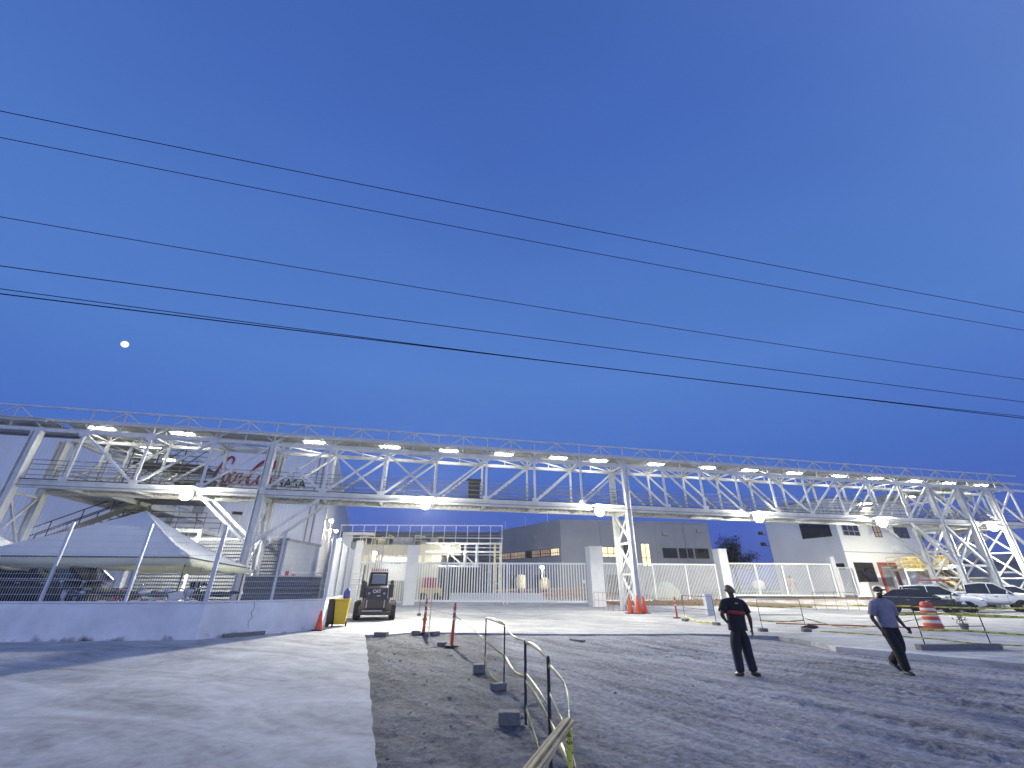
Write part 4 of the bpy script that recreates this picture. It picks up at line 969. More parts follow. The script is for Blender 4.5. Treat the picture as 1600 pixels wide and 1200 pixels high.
def floodpole(loc, label, hgt, power):
    t = thing('yard_lamp', label, 'lamp', loc, group='lit lamps in the yard behind the gates')
    MB().tube([(0, 0, 0), (0, 0, hgt)], .06, 6).build('pole', 'steel_grey', t)
    MB().box(-.25, .25, -.25, .1, hgt, hgt + .15).build('housing', 'steel_grey', t)
    MB().ball((0, -.1, hgt - .08), .18, 8, 6).build('lens', 'bulbglow', t, smooth=True)
    l = bpy.data.lights.new('yard_light', 'POINT'); l.energy = power; l.shadow_soft_size = .2; l.color = (1, .93, .72)
    o = bpy.data.objects.new('yard_light', l); COL.objects.link(o); o.parent = t; o.location = (0, -.35, hgt - .35)
    return t
floodpole((-7.0, 50.5, SL), 'lit lamp on a pole in front of the beige parapet', 5.3, 450)
floodpole((3.5, 52, SL), 'lit lamp on a pole behind the wide gate near the grey building', 3.4, 450)
floodpole((-14.5, 48.5, SL), 'lit lamp on a pole behind the narrow gate', 4.6, 350)
# grey office building
gb = thing('grey_building', 'flat roofed grey building with lit ribbon windows behind the bridge tower', 'building', (6.62, 59.84, 0))
poly = [(0, 0), (5.31, .45), (5.45, .75), (21.08, 2.53), (21.08, 22), (-8.61, 22), (-8.61, 13.58)]
MB().prism(poly, 0, 9.55).build('wall', 'greywall2', gb)
MB().prism([(x * 1.004 + (.0), y * 1.0 - .04) for x, y in poly], 9.56, 9.72).build('parapet_cap', 'steel_grey', gb)
def wins(parent, p0, p1, z0, z1, n, pane, frame='frame_dark', rows=2, off=.06):
    """a framed window between two plan points"""
    p0 = Vector((*p0, 0)); p1 = Vector((*p1, 0)); d = (p1 - p0).normalized(); nn_ = Vector((d.y, -d.x, 0)); L = (p1 - p0).length
    a = math.atan2(d.y, d.x); fr = MB()
    def q(x0, x1, zz0, zz1, o0, o1):
        b = MB().box(x0, x1, -o1, -o0, zz0, zz1); b.xf(lambda v: Vector((p0.x + v.x * d.x - v.y * d.y, p0.y + v.x * d.y + v.y * d.x, v.z))); fr.add(b.v, b.f)
    w_ = .07
    q(0, L, z0, z0 + w_, .0, off); q(0, L, z1 - w_, z1, .0, off); q(0, w_, z0 + w_, z1 - w_, .0, off); q(L - w_, L, z0 + w_, z1 - w_, .0, off)
    for i in range(1, n): q(L * i / n - w_ / 2, L * i / n + w_ / 2, z0 + w_, z1 - w_, .0, off)
    if rows == 2:
        for i in range(n): q(L * i / n + w_ / 2 + .001, L * (i + 1) / n - w_ / 2 - .001, z0 + (z1 - z0) * .36, z0 + (z1 - z0) * .36 + w_, .0, off - .005)
    f = fr.build('window', frame, parent)
    pn = MB(); pn.box(.03, L - .03, -.03, -.004, z0 + .03, z1 - .03); pn.xf(lambda v: Vector((p0.x + v.x * d.x - v.y * d.y, p0.y + v.x * d.y + v.y * d.x, v.z))); pn.build('pane', pane, f)
lv = Vector((-8.61, 13.58)).normalized()
def lp(t): return (lv.x * t, lv.y * t)
for t0_, t1_, pn in ((15.6, 12.6, 'litwin_dim'), (12.4, 8.4, 'litwin_dim'), (8.2, 6.9, 'glassdark'), (6.7, 4.7, 'litwin_dim'), (4.6, 2.4, 'litwin_dim'), (2.2, .3, 'litwin')):
    wins(gb, lp(t0_), lp(t1_), 5.15, 6.15, 4, pn)
def fp(X): # on the front face
    t = (X - 5.45) / (21.08 - 5.45); return (X, .75 + t * (2.53 - .75))
wins(gb, fp(5.5), fp(7.9), 5.0, 6.35, 3, 'litwin'); wins(gb, fp(8.5), fp(9.3), 4.4, 6.8, 2, 'glassdark'); wins(gb, fp(10.9), fp(12.2), 3.9, 6.85, 2, 'litwin')
for a, b in ((13.95, 16.0), (16.25, 18.3), (18.55, 20.5)): wins(gb, fp(a), fp(b), 5.0, 6.28, 1, 'glassdark', rows=1)
wins(gb, fp(6), fp(9), .6, 2.9, 2, 'glassdark'); wins(gb, lp(6), lp(3), .5, 2.9, 2, 'glassdark'); wins(gb, lp(13), lp(10), .5, 2.9, 2, 'glassdark')
for x, y in ((-7.6, 13.6), (-4.4, 8.5), (-1.4, 3.6), (9.5, 2.5)): MB().tube([(x, y, 9.7), (x, y, 11.2)], .03, 5).build('lightning_rod', 'steel', gb)
MB().box(-3.2, -2.9, 4.4, 4.6, 7.6, 8.0).build('lamp_box', 'steel_grey', gb)
dj = MB()
for X in (7.6, 10.4, 13.2, 16.0, 18.8):
    x, y = fp(X); dj.box(x - .02, x + .02, y - .012, y + .004, 0, 9.5)
dj.build('panel_joints', 'greywall', gb)
for X, z in ((8.2, 8.3), (14.6, 7.9), (19.6, 8.4)):
    x, y = fp(X); MB().box(x - .35, x + .35, y - .3, y - .001, z, z + .5).build('vent_cowl', 'steel_grey', gb)
for X in (9.9, 17.4):
    x, y = fp(X); MB().tube([(x, y - .07, 0), (x, y - .07, 9.4)], .05, 6).build('downpipe', 'steel_grey', gb)
for x, y in ((9, 8), (15, 9), (2, 12)): MB().box(x, x + 1.8, y, y + 1.2, 9.72, 10.6).build('roof_plant_unit', 'galv', gb)
# pale two storey building
pb = thing('pale_building', 'pale two storey building with dark windows and a red framed door', 'building', (35.3, 48.0, 0), GA)
MB().box(0, 12.9, 0, 9.0, 0, 10.55).build('wall', 'palewall', pb)
MB().box(-.06, 12.96, -.06, 9.06, 10.56, 10.7).build('parapet_cap', 'steel_grey', pb)
wins(pb, (.7, 0), (3.2, 0), 6.66, 7.95, 3, 'glassdark', 'steel_grey'); wins(pb, (5.5, 0), (6.6, 0), 6.66, 7.95, 2, 'litwin_dim', 'frame_dark'); wins(pb, (8.85, 0), (11.1, 0), 6.66, 8.0, 2, 'glassdark')
wins(pb, (.8, 0), (3.6, 0), 2.1, 4.0, 1, 'glassdark', rows=1)
MB().box(4.3, 4.62, -.12, -.001, .6, 4.05).box(6.75, 7.07, -.12, -.001, .6, 4.05).box(4.63, 6.74, -.12, -.001, 3.75, 4.05).build('door_frame', 'boomred', pb)
dr = MB().box(4.63, 6.74, -.06, -.001, .6, 3.74).build('door', 'steel_grey', pb); MB().tube([(5.9, -.1, 2.0), (5.9, -.1, 2.7)], .03, 6).build('handle', 'steel', dr); MB().box(4.8, 6.5, -.08, -.062, 3.5, 3.6).build('transom', 'steel', dr)
MB().tube([(12.6, -.07, 0), (12.6, -.07, 10.4)], .06, 6).build('downpipe', 'steel_grey', pb); MB().box(7.6, 8.4, -.35, -.001, 5.2, 5.8).build('air_conditioner', 'gate', pb); MB().box(-.03, 12.93, -.03, -.001, 5.0, 5.06).build('floor_band', 'greywall2', pb)
[MB().box(a_, b_, -.1, -.062, z_, z_ + .1).build('window_sill', 'gate', pb) for a_, b_, z_ in ((.6, 3.3, 6.56), (8.75, 11.2, 6.56), (.7, 3.7, 2.0))]
sw = MB().box(-.06, -.001, .75, 4.3, 6.62, 8.3).build('side_window', 'frame_dark', pb); MB().box(-.075, -.061, .85, 4.2, 6.72, 8.2).build('pane', 'glassdark', sw)
MB().box(-.04, -.001, .4, 1.3, 3.3, 3.9).build('side_vent', 'frame_dark', pb)
for k, (x, y, z) in enumerate([(-.3, 9.2, 7.6), (-.3, 9.2, 6.3), (13.2, .2, 6.7)]):
    t = thing('wall_spotlight', ['unlit dark spotlight on a bracket at the back corner of the pale building', 'smaller unlit dark fitting below the bracket spotlight', 'unlit dark floodlight on the right corner of the pale building'][k], 'spotlight', tuple(Vector((35.3, 48, 0)) + Matrix.Rotation(GA, 3, 'Z') @ Vector((x, y, z))), GA)
    MB().bar((-.7 if k < 2 else 0, 0, .1), (.3 if k < 2 else -.3, 0, -.1), .06).build('bracket', 'darksteel', t); MB().box(-.8 if k < 2 else -.1, -.3 if k < 2 else .35, -.15, .15, -.1, .3 if k < 2 else .7).build('head', 'black', t)
# dark shed far right
sh = thing('grey_shed', 'low dark grey shed beyond the pickup at the right edge', 'shed', (66, 72, 0), R(-6))
MB().box(0, 50, 0, 20, 0, 5.2).build('wall', 'greywall', sh); MB().box(-.5, 50.5, -.5, 20.5, 5.21, 6.2).build('roof_fascia', 'steel_grey', sh)
ds = thing('grey_shed', 'dark grey container sized store behind the yellow stairs', 'shed', (46, 53, .1), GA); M['shed'] = mat('shed_grey', (.13, .13, .135), .8, var=.1)
MB().box(0, 9, 0, 6, 0, 4.2).build('wall', 'shed', ds); MB().box(-.1, 9.1, -.1, 6.1, 4.21, 4.35).build('roof', 'steel_grey', ds)

# ------------------------------------------------------------------ stairs
def stair(t, p, q, wd, m, n=14, rail=True, mr_='rail'):
    """flight between local points p (low) and q (high); wd along local y"""
    p = Vector(p); q = Vector(q)
    for s in (0, wd): MB().bar(p + Vector((0, s, -.1)), q + Vector((0, s, -.1)), .09, .34, up=(0, 0, 1)).build('stringer', m, t)
    tr = MB()
    for i in range(n): c = p.lerp(q, (i + .5) / n); tr.box(c.x - .14, c.x + .14, c.y + .031, c.y + wd - .031, c.z - .02, c.z + .02)
    tr.build('treads', m, t)
    if rail:
        for s in (0, wd):
            r = MB()
            for h in (.5, 1.0): r.tube([p + Vector((0, s, h)), q + Vector((0, s, h))], .034, 6)
            for i in range(5): c = p.lerp(q, i / 4); r.tube([c + Vector((0, s, 0)), c + Vector((0, s, 1.0))], .032, 6)
            r.build('handrail', mr_, t)
def landing(t, x0, x1, y0, y1, z, m, mr_='rail', legs=True, base=0.12):
    MB().box(x0, x1, y0, y1, z - .2, z).build('landing', m, t)
    r = MB()
    for h in (.35, .7, 1.05):
        r.tube([(x0, y0, z + h), (x1, y0, z + h)], .025, 6).tube([(x0, y1, z + h), (x1, y1, z + h)], .025, 6).tube([(x0, y0, z + h), (x0, y1, z + h)], .025, 6)
    for i in range(4):
        x = x0 + (x1 - x0) * i / 3; r.tube([(x, y0, z), (x, y0, z + 1.05)], .022, 6).tube([(x, y1, z), (x, y1, z + 1.05)], .022, 6)
    r.build('handrail', mr_, t)
    if legs:
        for x in (x0 + .1, x1 - .1):
            for y in (y0 + .1, y1 - .1): MB().box(x - .09, x + .09, y - .09, y + .09, base, z - .2).build('leg', 'steel', t)
ys_ = thing('steel_staircase', 'yellow and cream steel staircase with a landing beside the pale building', 'staircase', (*W(0, 0)[:2], 0), BA, 'steel staircases of the footbridge')
landing(ys_, 32.3, 35.6, 7.2, 8.6, 3.3, 'cream', 'yellowsteel')
stair(ys_, (41.6, 7.2, .3), (35.6, 7.2, 3.2), 1.2, 'cream', mr_='yellowsteel')
stair(ys_, (35.9, 5.7, 3.4), (42.6, 5.7, 6.5), 1.2, 'steel', mr_='yellowsteel', n=18)
landing(ys_, 34.7, 35.8, 5.6, 8.6, 3.4, 'cream', 'yellowsteel', legs=False)
stair(ys_, (39.6, 8.7, 4.4), (35.6, 8.7, 3.3), .9, 'cream', mr_='yellowsteel', n=8)
dst = thing('steel_staircase', 'dark steel staircase with many rails descending behind the tent', 'staircase', (*W(0, 0)[:2], 0), BA, 'steel staircases of the footbridge')
landing(dst, -33.0, -29.6, 4.4, 6.6, 6.9, 'darksteel', 'darksteel', legs=False)
landing(dst, -32.6, -29.2, 7, 9.2, 8.6, 'darksteel', 'darksteel', legs=False)
stair(dst, (-39.0, 5.2, 3.5), (-33.0, 5.2, 6.6), 1.4, 'rail', mr_='darksteel')
landing(dst, -33.2, -28.4, 4.2, 6.8, 4.9, 'steel_grey', 'darksteel', base=.5)
stair(dst, (-38.6, 8.4, 1.6), (-33.2, 8.4, 4.8), 1.3, 'rail', mr_='darksteel')
tn2 = MB()
for k in range(10): tn2.tube([(-33.3, 3.1, 7.1 + k * .33), (-28.9, 3.1, 7.1 + k * .33)], .02, 5)
for x in (-33.3, -31.8, -30.3, -28.9): tn2.tube([(x, 3.1, 6.9), (x, 3.1, 10.2)], .035, 5)
tn2.tube([(-33.3, 3.1, 7.1), (-30.3, 3.1, 10.0)], .03, 5).tube([(-31.8, 3.1, 7.1), (-28.9, 3.1, 10.0)], .03, 5)
tn2.build('guard_grille', 'darksteel', dst)
MB().box(-33.3, -29.2, 3.4, 5.6, 8.75, 8.95).build('upper_landing', 'black', dst)
sp = thing('wall_light_box', 'grey box lamp bracketed to the warehouse wall above the tent peak', 'lamp', (-27.6, 38.5, 7.2), GA)
MB().box(-.35, .35, -.3, .1, 0, 1.2).build('head', 'steel_grey', sp); MB().tube([(0, 0, 0), (0, 0, -.5), (.15, 1.2, -.5)], .06, 6).build('bracket', 'darksteel', sp)
dish = thing('switch_cabinet', 'dark switch cabinet standing on the footbridge deck above the wide gate', 'cabinet', W(-10.9, 1.6, ZB + .31), BA)
for k in range(5): MB().box(-.42, .34, -.22, .22, .1 + k * .31, .37 + k * .31).build('unit', 'darksteel', dish)
MB().box(-.55, .45, -.3, .3, 1.66, 1.74).build('hood', 'darksteel', dish); MB().box(-.36, .3, .0, .04, 0, 1.66).build('back_plate', 'steel_grey', dish)

# ------------------------------------------------------------------ street furniture
def barricade(label, p, q, z=SL, ht=1.08, m='darksteel', feet='block', bars=1, tape=True, verts=0):
    L = math.dist(p, q); a = math.atan2(q[1] - p[1], q[0] - p[0])
    t = thing('barricade_frame', label, 'barricade', (p[0], p[1], z), a, 'rebar frames strung with caution tape')
    for x in (0, L): MB().tube([(x, 0, 0), (x, 0, ht)], .014, 6).build('upright', m, t)
    MB().tube([(0, 0, ht), (L, 0, ht)], .013, 6).build('top_rail', m, t)
    for k in range(bars): z_ = ht * (.52 - .3 * k); MB().tube([(0, 0, z_), (L, 0, z_)], .012, 6).build('mid_rail', m, t)
    for k in range(verts): x = L * (k + 1) / (verts + 1); MB().tube([(x, 0, 0), (x, 0, ht)], .01, 5).build('baluster', m, t)
    if feet == 'beam': MB().box(-.25, L + .25, -.1, .1, 0, .14).build('foot_beam', 'block', t, bevel=.015)
    elif feet:
        for x in (0, L): MB().box(x - .16, x + .16, -.1, .1, 0, .12).build('foot_block', 'block', t, bevel=.015)
    return t
def tape(label, pts, wd=.07, twist=.8, tiles=2.2, name='caution_tape', m='tape'):
    P = catmull([tuple(map(float, p)) for p in pts], 14); vs = []; uv = []; s = 0
    for i, p in enumerate(P):
        a = Vector(P[max(i - 1, 0)]); b = Vector(P[min(i + 1, len(P) - 1)]); d = (b - a).normalized()
        if i: s += (Vector(p) - Vector(P[i - 1])).length
        wd_ = wd * (1.05 if m == 'paletape' else .75); ang = twist * math.sin(s * 1.9 + len(P)) + .25 * math.sin(s * 5)
        up = Vector((0, 0, 1)); sd = d.cross(up).normalized(); u = (up * math.cos(ang) + sd * math.sin(ang)) * wd_ / 2
        vs += [Vector(p) - u, Vector(p) + u]; uv += [(s * tiles, 0), (s * tiles, 1)]
    mb = MB().add(vs, [(2 * i, 2 * i + 2, 2 * i + 3, 2 * i + 1) for i in range(len(P) - 1)])
    o = mb.build(name, m, smooth=True)
    ul = o.data.uv_layers.new(name='UVMap')
    for l in o.data.loops: ul.data[l.index].uv = uv[l.vertex_index]
    sd_ = o.modifiers.new('thick', 'SOLIDIFY'); sd_.thickness = .002
    return tag(o, label, 'caution tape', 'yellow caution tapes')
# foreground frames along the rough strip
def gfr(label, p, q, **k):
    return barricade(label, p, q, z=gz(*p), feet=None, bars=0, **k)
f1 = gfr('thin rusty rebar frame, the farther of the two beside the walkway strip', (-.57, 11.16), (-.12, 9.5), ht=1.08)
f2 = gfr('thick rusty rebar frame beside the nearer concrete block', (.22, 7.44), (.44, 5.84), ht=1.02, m='darksteel')
for x in (0, 1.61): MB().tube([(x, 0, .0), (x, 0, 1.02)], .02, 8).build('sleeve', 'darksteel', f2)
f3 = gfr('nearest rebar post frame wrapped in caution tape at the bottom edge', (.38, 3.43), (.12, 2.5), ht=.99)
def cblock(label, loc, rz, s=(.34, .17, .17)):
    t = thing('concrete_block', label, 'concrete block', loc, rz, 'concrete blocks weighing down the frames')
    MB().box(-s[0] / 2, s[0] / 2, -s[1] / 2, s[1] / 2, 0, s[2]).build('body', 'block', t, bevel=.012); return t
cblock('grey concrete block at the foot of the farther rebar frame', (-.70, 11.2, gz(-.7, 11.2)), R(10), (.27, .2, .17))
cblock('grey concrete block at the foot of the thick rebar frame', (-.02, 7.42, gz(0, 7.4)), R(4), (.30, .18, .16))
cblock('low concrete block tied at the near post of the farther frame', (-.22, 9.45, gz(-.2, 9.5)), R(35), (.26, .18, .11))
# tied bits of crumpled tape
G = lambda x, y, z: (x, y, gz(x, y) + z)
tape('tape along the top of the farther frame', [G(-.57, 11.16, 1.09), G(-.38, 10.5, 1.10), G(-.12, 9.5, 1.06)], 0.031, m='paletape')
tape('tape sagging at waist height across the farther frame and on to the thick frame', [G(-.57, 11.16, .62), G(-.3, 10.3, .56), G(-.12, 9.5, .53), G(.06, 8.4, .50), G(.22, 7.44, .56)], 0.043, .5, m='paletape')
tape('top tape between the two rebar frames', [G(-.12, 9.5, 1.03), G(.05, 8.5, .99), G(.22, 7.44, 1.0)], 0.031, m='paletape')
tape('low tape hanging in a slack loop under the farther frame', [G(-.57, 11.16, .35), G(-.5, 10.9, .12), G(-.34, 10.3, .05), G(-.12, 9.5, .07)], 0.087, .5, m='paletape')
tape('tape along the top of the thick frame', [G(.22, 7.44, 1.0), G(.34, 6.6, 1.01), G(.44, 5.84, .99)], 0.034, .5, m='paletape')
tape('broad tape crossing the thick frame at waist height', [G(.22, 7.44, .50), G(.33, 6.6, .46), G(.44, 5.84, .44), G(.50, 4.4, .40), G(.42, 3.1, .5)], 0.056, .3, m='paletape')
tape('second tape just below the waist high one on the thick frame', [G(.22, 7.44, .60), G(.33, 6.6, .56), G(.44, 5.84, .56)], 0.031, .4, m='paletape')
tape('curved tape bowing from the thick frame to the nearest wrapped post', [G(.44, 5.84, .97), G(.50, 5.0, .95), G(.48, 4.3, .98), G(.38, 3.43, .99)], 0.034, .6, m='paletape')
tape('low tape running from the concrete block towards the bottom edge', [G(.22, 7.44, .2), G(.3, 6.8, .06), G(.36, 6.0, .04), G(.42, 5.2, .06)], 0.062, .4, m='paletape')
tape('tape running down from the wrapped post towards the bottom edge', [G(.44, 5.84, .7), G(.50, 4.6, .6), G(.44, 3.4, .55), G(.3, 2.3, .5)], 0.037, .3, m='paletape')
bd = thing('timber_rail', 'pale timber rail leaning out from the wrapped post at the bottom edge', 'timber rail', (.38, 3.43, gz(.4, 3.4) + 1.0), 0)
MB().bar((0, 0, 0), (-.30, -.87, .0), .022, .018).build('board', 'wood', bd); MB().bar((.03, 0, -.012), (-.265, -.87, -.01), .018, .02).bar((-.03, 0, -.01), (-.335, -.87, -.012), .014, .02).build('strip', 'wood', bd)
wp = MB()
for k in range(16):
    z = .12 + k * .052; a = random.uniform(0, 3); r = random.uniform(.017, .024)
    wp.lathe([(r * .9, -.02), (r, 0), (r * .95, .028)], 9, (.38 + random.uniform(-.003, .003), 3.43, gz(.4, 3.4) + z + .02))
tp = wp.build('tape_wrapping', 'tape'); tag(tp, 'crumpled tape wound thickly round the nearest post', 'tape wrapping')
ul = tp.data.uv_layers.new(name='UVMap')
for l in tp.data.loops: v = tp.data.vertices[l.vertex_index].co; ul.data[l.index].uv = (v.z * 5 + v.x * 9, (v.z * 7) % 1)

def delineator(label, loc, ht=1.15, tilt=0, foot=True):
    t = thing('delineator_post', label, 'delineator post', loc, 0, 'orange delineator posts'); t.rotation_euler = (0, tilt, 0)
    MB().lathe([(.07, 0), (.068, .05), (.055, .06), (.045, ht * .6), (.042, ht * .9), (.028, ht * .93), (.034, ht * .96), (.03, ht)], 14).build('post', 'orange', t, smooth=False)
    for k in (0, 1): MB().lathe([(.0475, -.04), (.0468, .04)], 14, (0, 0, ht * (.62 + .17 * k)), cap=False).build('reflective_band', 'drumwhite', t)
    MB().lathe([(.22, 0), (.22, .03), (.12, .05), (.08, .05)], 8).build('base', 'rubber', t)
    return t
delineator('orange delineator post with a black octagonal base standing on the dark dirt', (-1.83, 15.28, .02), 1.2, R(2.5))
delineator('dark stained delineator post bundled with tape where the dirt meets the paving', (-3.2, 17.9, SL), 1.15, R(2))
delineator('orange delineator post at the gate pillar right of the loader', (-9.0, 35.1, SL), 1.5)
delineator('orange delineator post behind the standing man\'s shoulder near the soil bank', (9.05, 26.2, SL), 1.05)
cblock('dark block lying behind the octagonal base post', (-2.15, 15.5, gz(-2.1, 15.5)), 0, (.3, .16, .1))
# tied hoop beside the bundled post
hp = thing('rebar_hoop', 'narrow rebar frame leaning beside the bundled delineator post', 'rebar frame', (-2.98, 17.75, SL - .02)); MB().tube([(0, 0, 0), (.02, 0, 1.2)], .014, 6).build('upright', 'wood', hp)
MB().tube([(0, 0, .2), (-.2, 0, .28)], .012, 5).tube([(.0, 0, .6), (-.2, .0, .66)], .012, 5).tube([(.02, 0, .9), (-.2, 0, .95)], .012, 5).build('tie', 'wood', hp)
for k, (x, y, s) in enumerate([(-3.45, 17.8, .3), (-2.75, 17.75, .34), (-3.0, 17.45, .22), (-4.6, 17.4, .45)]):
    cblock(['dark lump of concrete left of the bundled post', 'dark lump of concrete right of the bundled post', 'small dark lump in front of the bundled post', 'flat dark slab fragment at the corner of the paving'][k], (x, y, gz(x, y)), k, (s, s * .6, .13))
cblock('flat pale off-cut lying on the dirt near the paving edge', (2.25, 16.6, gz(2.2, 16.6)), R(-50), (.6, .12, .05))
def cone(label, loc, s=1.0):
    t = thing('traffic_cone', label, 'traffic cone', loc, random.uniform(0, 1), 'orange traffic cones'); t.scale = (s, s, s)
    MB().lathe([(.15, .03), (.035, .7), (.02, .72)], 18).build('cone', 'orange', t); MB().box(-.2, .2, -.2, .2, 0, .03).build('base', 'rubber', t)
    MB().lathe([(.105, .26), (.078, .42)], 18, cap=False).xf(lambda v: Vector((v.x * 1.04, v.y * 1.04, v.z))).build('reflective_band', 'orange', t); return t
cone('small bright orange cone by the lit wall left of the yellow bin', (-7.4, 18.75, SL), .95)
cone('leftmost orange cone at the foot of the bridge tower', (7.55, 30.2, SL), 1.35); cone('middle orange cone at the foot of the bridge tower', (8.0, 30.0, SL), 1.45); cone('rightmost orange cone at the foot of the bridge tower', (8.45, 30.2, SL), 1.35)
dm = thing('traffic_drum', 'large orange and white banded traffic drum on a black base', 'traffic drum', (17.55, 20.1, SL))
prof = [(.32, .06), (.31, .25), (.29, .26), (.285, .48), (.27, .49), (.262, .7), (.25, .71), (.24, .9), (.22, .91), (.18, 1.02), (.1, 1.06), (.02, 1.06)]
MB().lathe(prof, 24).build('body', 'orange', dm)
for a, b, r0, r1 in ((.27, .38, .294, .2895), (.51, .62, .2735, .269), (.73, .82, .254, .2505)): MB().lathe([(r0, a), (r1, b)], 24, cap=False).build('reflective_band', 'drumwhite', dm)
MB().lathe([(.42, 0), (.42, .05), (.33, .07)], 8).build('base', 'rubber', dm)
barricade('barricade frame with two tapes right behind the standing man', (9.95, 19.2), (11.7, 19.25), m='darksteel', feet='block', ht=1.12, bars=1)
tape('upper yellow tape on the frame behind the standing man', [(9.6, 19.15, 1.02), (10.8, 19.15, .98), (11.6, 19.2, 1.0), (12.4, 19.6, .96)], .07, .2)
tape('lower yellow tape on the frame behind the standing man', [(9.95, 19.15, .50), (10.8, 19.15, .47), (11.7, 19.2, .52)], .07, .2)
barricade('barricade frame on a long concrete foot right of the walking man', (11.95, 14.2), (14.1, 14.45), feet='beam', ht=1.12)
tape('tape along the top of the frame right of the walking man', [(11.5, 14.3, 1.0), (13, 14.3, 1.03), (14.1, 14.4, 1.0), (17, 14.2, .86)], .08, .3)
tape('lower tape hanging through the frame right of the walking man', [(11.9, 14.15, .62), (13, 14.25, .60), (14.1, 14.4, .55), (17, 14.0, .38)], .08, .3)
tape('long tape running low across the paving at the right edge', [(9.9, 15.6, .45), (11.9, 14.15, .42), (14.1, 14.4, .24), (17.5, 13.6, .2)], .05, .3)
tape('bright tape stretched in front of the parked cars', [(15.9, 22.2, .95), (17.6, 20.4, .98), (20, 20.2, .93), (23, 20, .98)], .08, .2)
tape('tape running from the drum to the right edge behind the nearest frame', [(17.6, 20.4, .75), (20, 20, .62), (23, 19.5, .62)], .07, .2)
tape('long slack tape lying low between the two taped frames', [(11.7, 19.2, .6), (13.5, 20, .25), (15, 20.5, .2), (17.4, 20.2, .55)], .05, .6)
barricade('rebar frame on the paving between the delineator and the standing man', (8.75, 24.2), (9.35, 22.0), ht=1.15)
tape('slack tape drooping from the frame left of the standing man', [(8.7, 24.2, .35), (9.0, 23.2, .18), (9.35, 22.0, .2)], .09, .4)
barricade('thin frame with balusters standing in front of the broad gate pillar', (6.45, 36.6), (7.0, 32.6), ht=1.1, verts=3, feet=None, m='red')
barricade('grid frame standing between the fence and the dark saloon car', (22.4, 35.0), (26.0, 35.6), ht=1.2, verts=3, bars=1, feet=None)
barricade('narrow frame near the left gate pillar behind the dirt corner', (-5.2, 27.2), (-4.2, 23.6), ht=1.15)
tape('slack tape running from the left frame to the rebar frames', [(-4.2, 23.6, 1.2), (-3.1, 17.9, .95), (-1.8, 15.3, .85), (-.57, 11.16, .62)], .02, .5, m='paletape')
hose = tag(MB().tube(catmull([(12.5, 22.8, .14), (14.5, 22.3, .14), (17, 21.2, .14), (18.5, 21.0, .14)], 10), .03, 6).build('orange_hose', 'orange', smooth=True), 'orange hose lying on the paving beyond the walking man', 'hose')
db = thing('black_bag', 'flat black bag lying on the paving right of the taped frame', 'bag', (12.7, 20.6, SL)); MB().ball((0, 0, .06), .4, 10, 6, (1, .4, .2)).build('body', 'black', db, smooth=True); MB().tube([(-.15, 0, .1), (0, 0, .18), (.15, 0, .1)], .012, 5).build('handle', 'black', db)
wb = thing('white_bin', 'small white box bin standing before the soil bank', 'bin', (11.9, 28.6, SL)); MB().box(-.22, .22, -.2, .2, 0, 1.1).build('body', 'pillar', wb, bevel=.03); MB().box(-.24, .24, -.22, .22, 1.1, 1.18).build('lid', 'pillar', wb)

# wheelie bins
def wheelie(label, loc, rz, m, s=1):
    t = thing('wheelie_bin', label, 'wheelie bin', loc, rz, 'wheelie bins beside the lit wall')
    mb = loft([[(-.22, -.24, .08), (.22, -.24, .08), (.22, .24, .08), (-.22, .24, .08)], [(-.29, -.31, .98), (.29, -.31, .98), (.29, .33, .98), (-.29, .33, .98)]]); mb.build('body', m, t, bevel=.02)
    MB().box(-.32, .32, -.36, .36, .985, 1.03).build('lid', m, t, bevel=.015)
    MB().tube([(-.26, .40, .93), (.26, .40, .93)], .018, 6).build('handle', m, t)
    for x in (-.27, .27): MB().lathe([(.1, -.025), (.1, .025)], 14, (x, .2, .1), axis='y').xf(lambda v: Vector((x + (v.y - .2), .2 + (v.x - x), v.z))).build('wheel', 'rubber', t)
    return t
wheelie('yellow wheelie bin at the end of the lit wall', (-7.28, 20.6, SL), R(195), 'yellowbin')
wheelie('black wheelie bin half hidden behind the yellow one', (-7.75, 20.35, SL), R(150), 'black')
bl = thing('water_jug', 'blue water jug standing on the yellow bin', 'jug', (-7.2, 20.75, SL + 1.035)); MB().lathe([(.02, 0), (.13, 0), (.14, .05), (.14, .28), (.06, .36), (.05, .42)], 14).build('body', 'blue', bl, smooth=True)

# skid steer loader seen from behind
sk = thing('skid_steer_loader', 'dark skid steer loader parked in front of the narrow gate, seen from behind', 'loader', (-6.98, 24.6, SL), R(15))
mb = loft([[(-.78, -.95, .22), (.78, -.95, .22), (.78, 1.3, .22), (-.78, 1.3, .22)], [(-.80, -.98, .55), (.80, -.98, .55), (.78, 1.3, .6), (-.78, 1.3, .6)], [(-.58, -.95, .95), (.58, -.95, .95), (.58, 1.25, .95), (-.58, 1.25, .95)]]); mb.build('chassis', 'loader2', sk, bevel=.03)
mb = loft([[(-.50, -1.12, .50), (.50, -1.12, .50), (.50, .2, .50), (-.50, .2, .50)], [(-.52, -1.16, .9), (.52, -1.16, .9), (.52, .2, .9), (-.52, .2, .9)], [(-.54, -1.06, 1.42), (.54, -1.06, 1.42), (.54, .2, 1.42), (-.54, .2, 1.42)], [(-.50, -.9, 1.54), (.50, -.9, 1.54), (.50, .2, 1.54), (-.50, .2, 1.54)]]); dr = mb.build('engine_door', 'loader', sk, bevel=.03)
text('badge_lettering', 'CAT', .2, 'drumwhite', sk, (0, -1.165, 1.28), (R(82), 0, 0), .006, bold=.008)
MB().box(.02, .2, -1.165, -1.15, 1.06, 1.10).build('number_badge', 'drumwhite', dr)
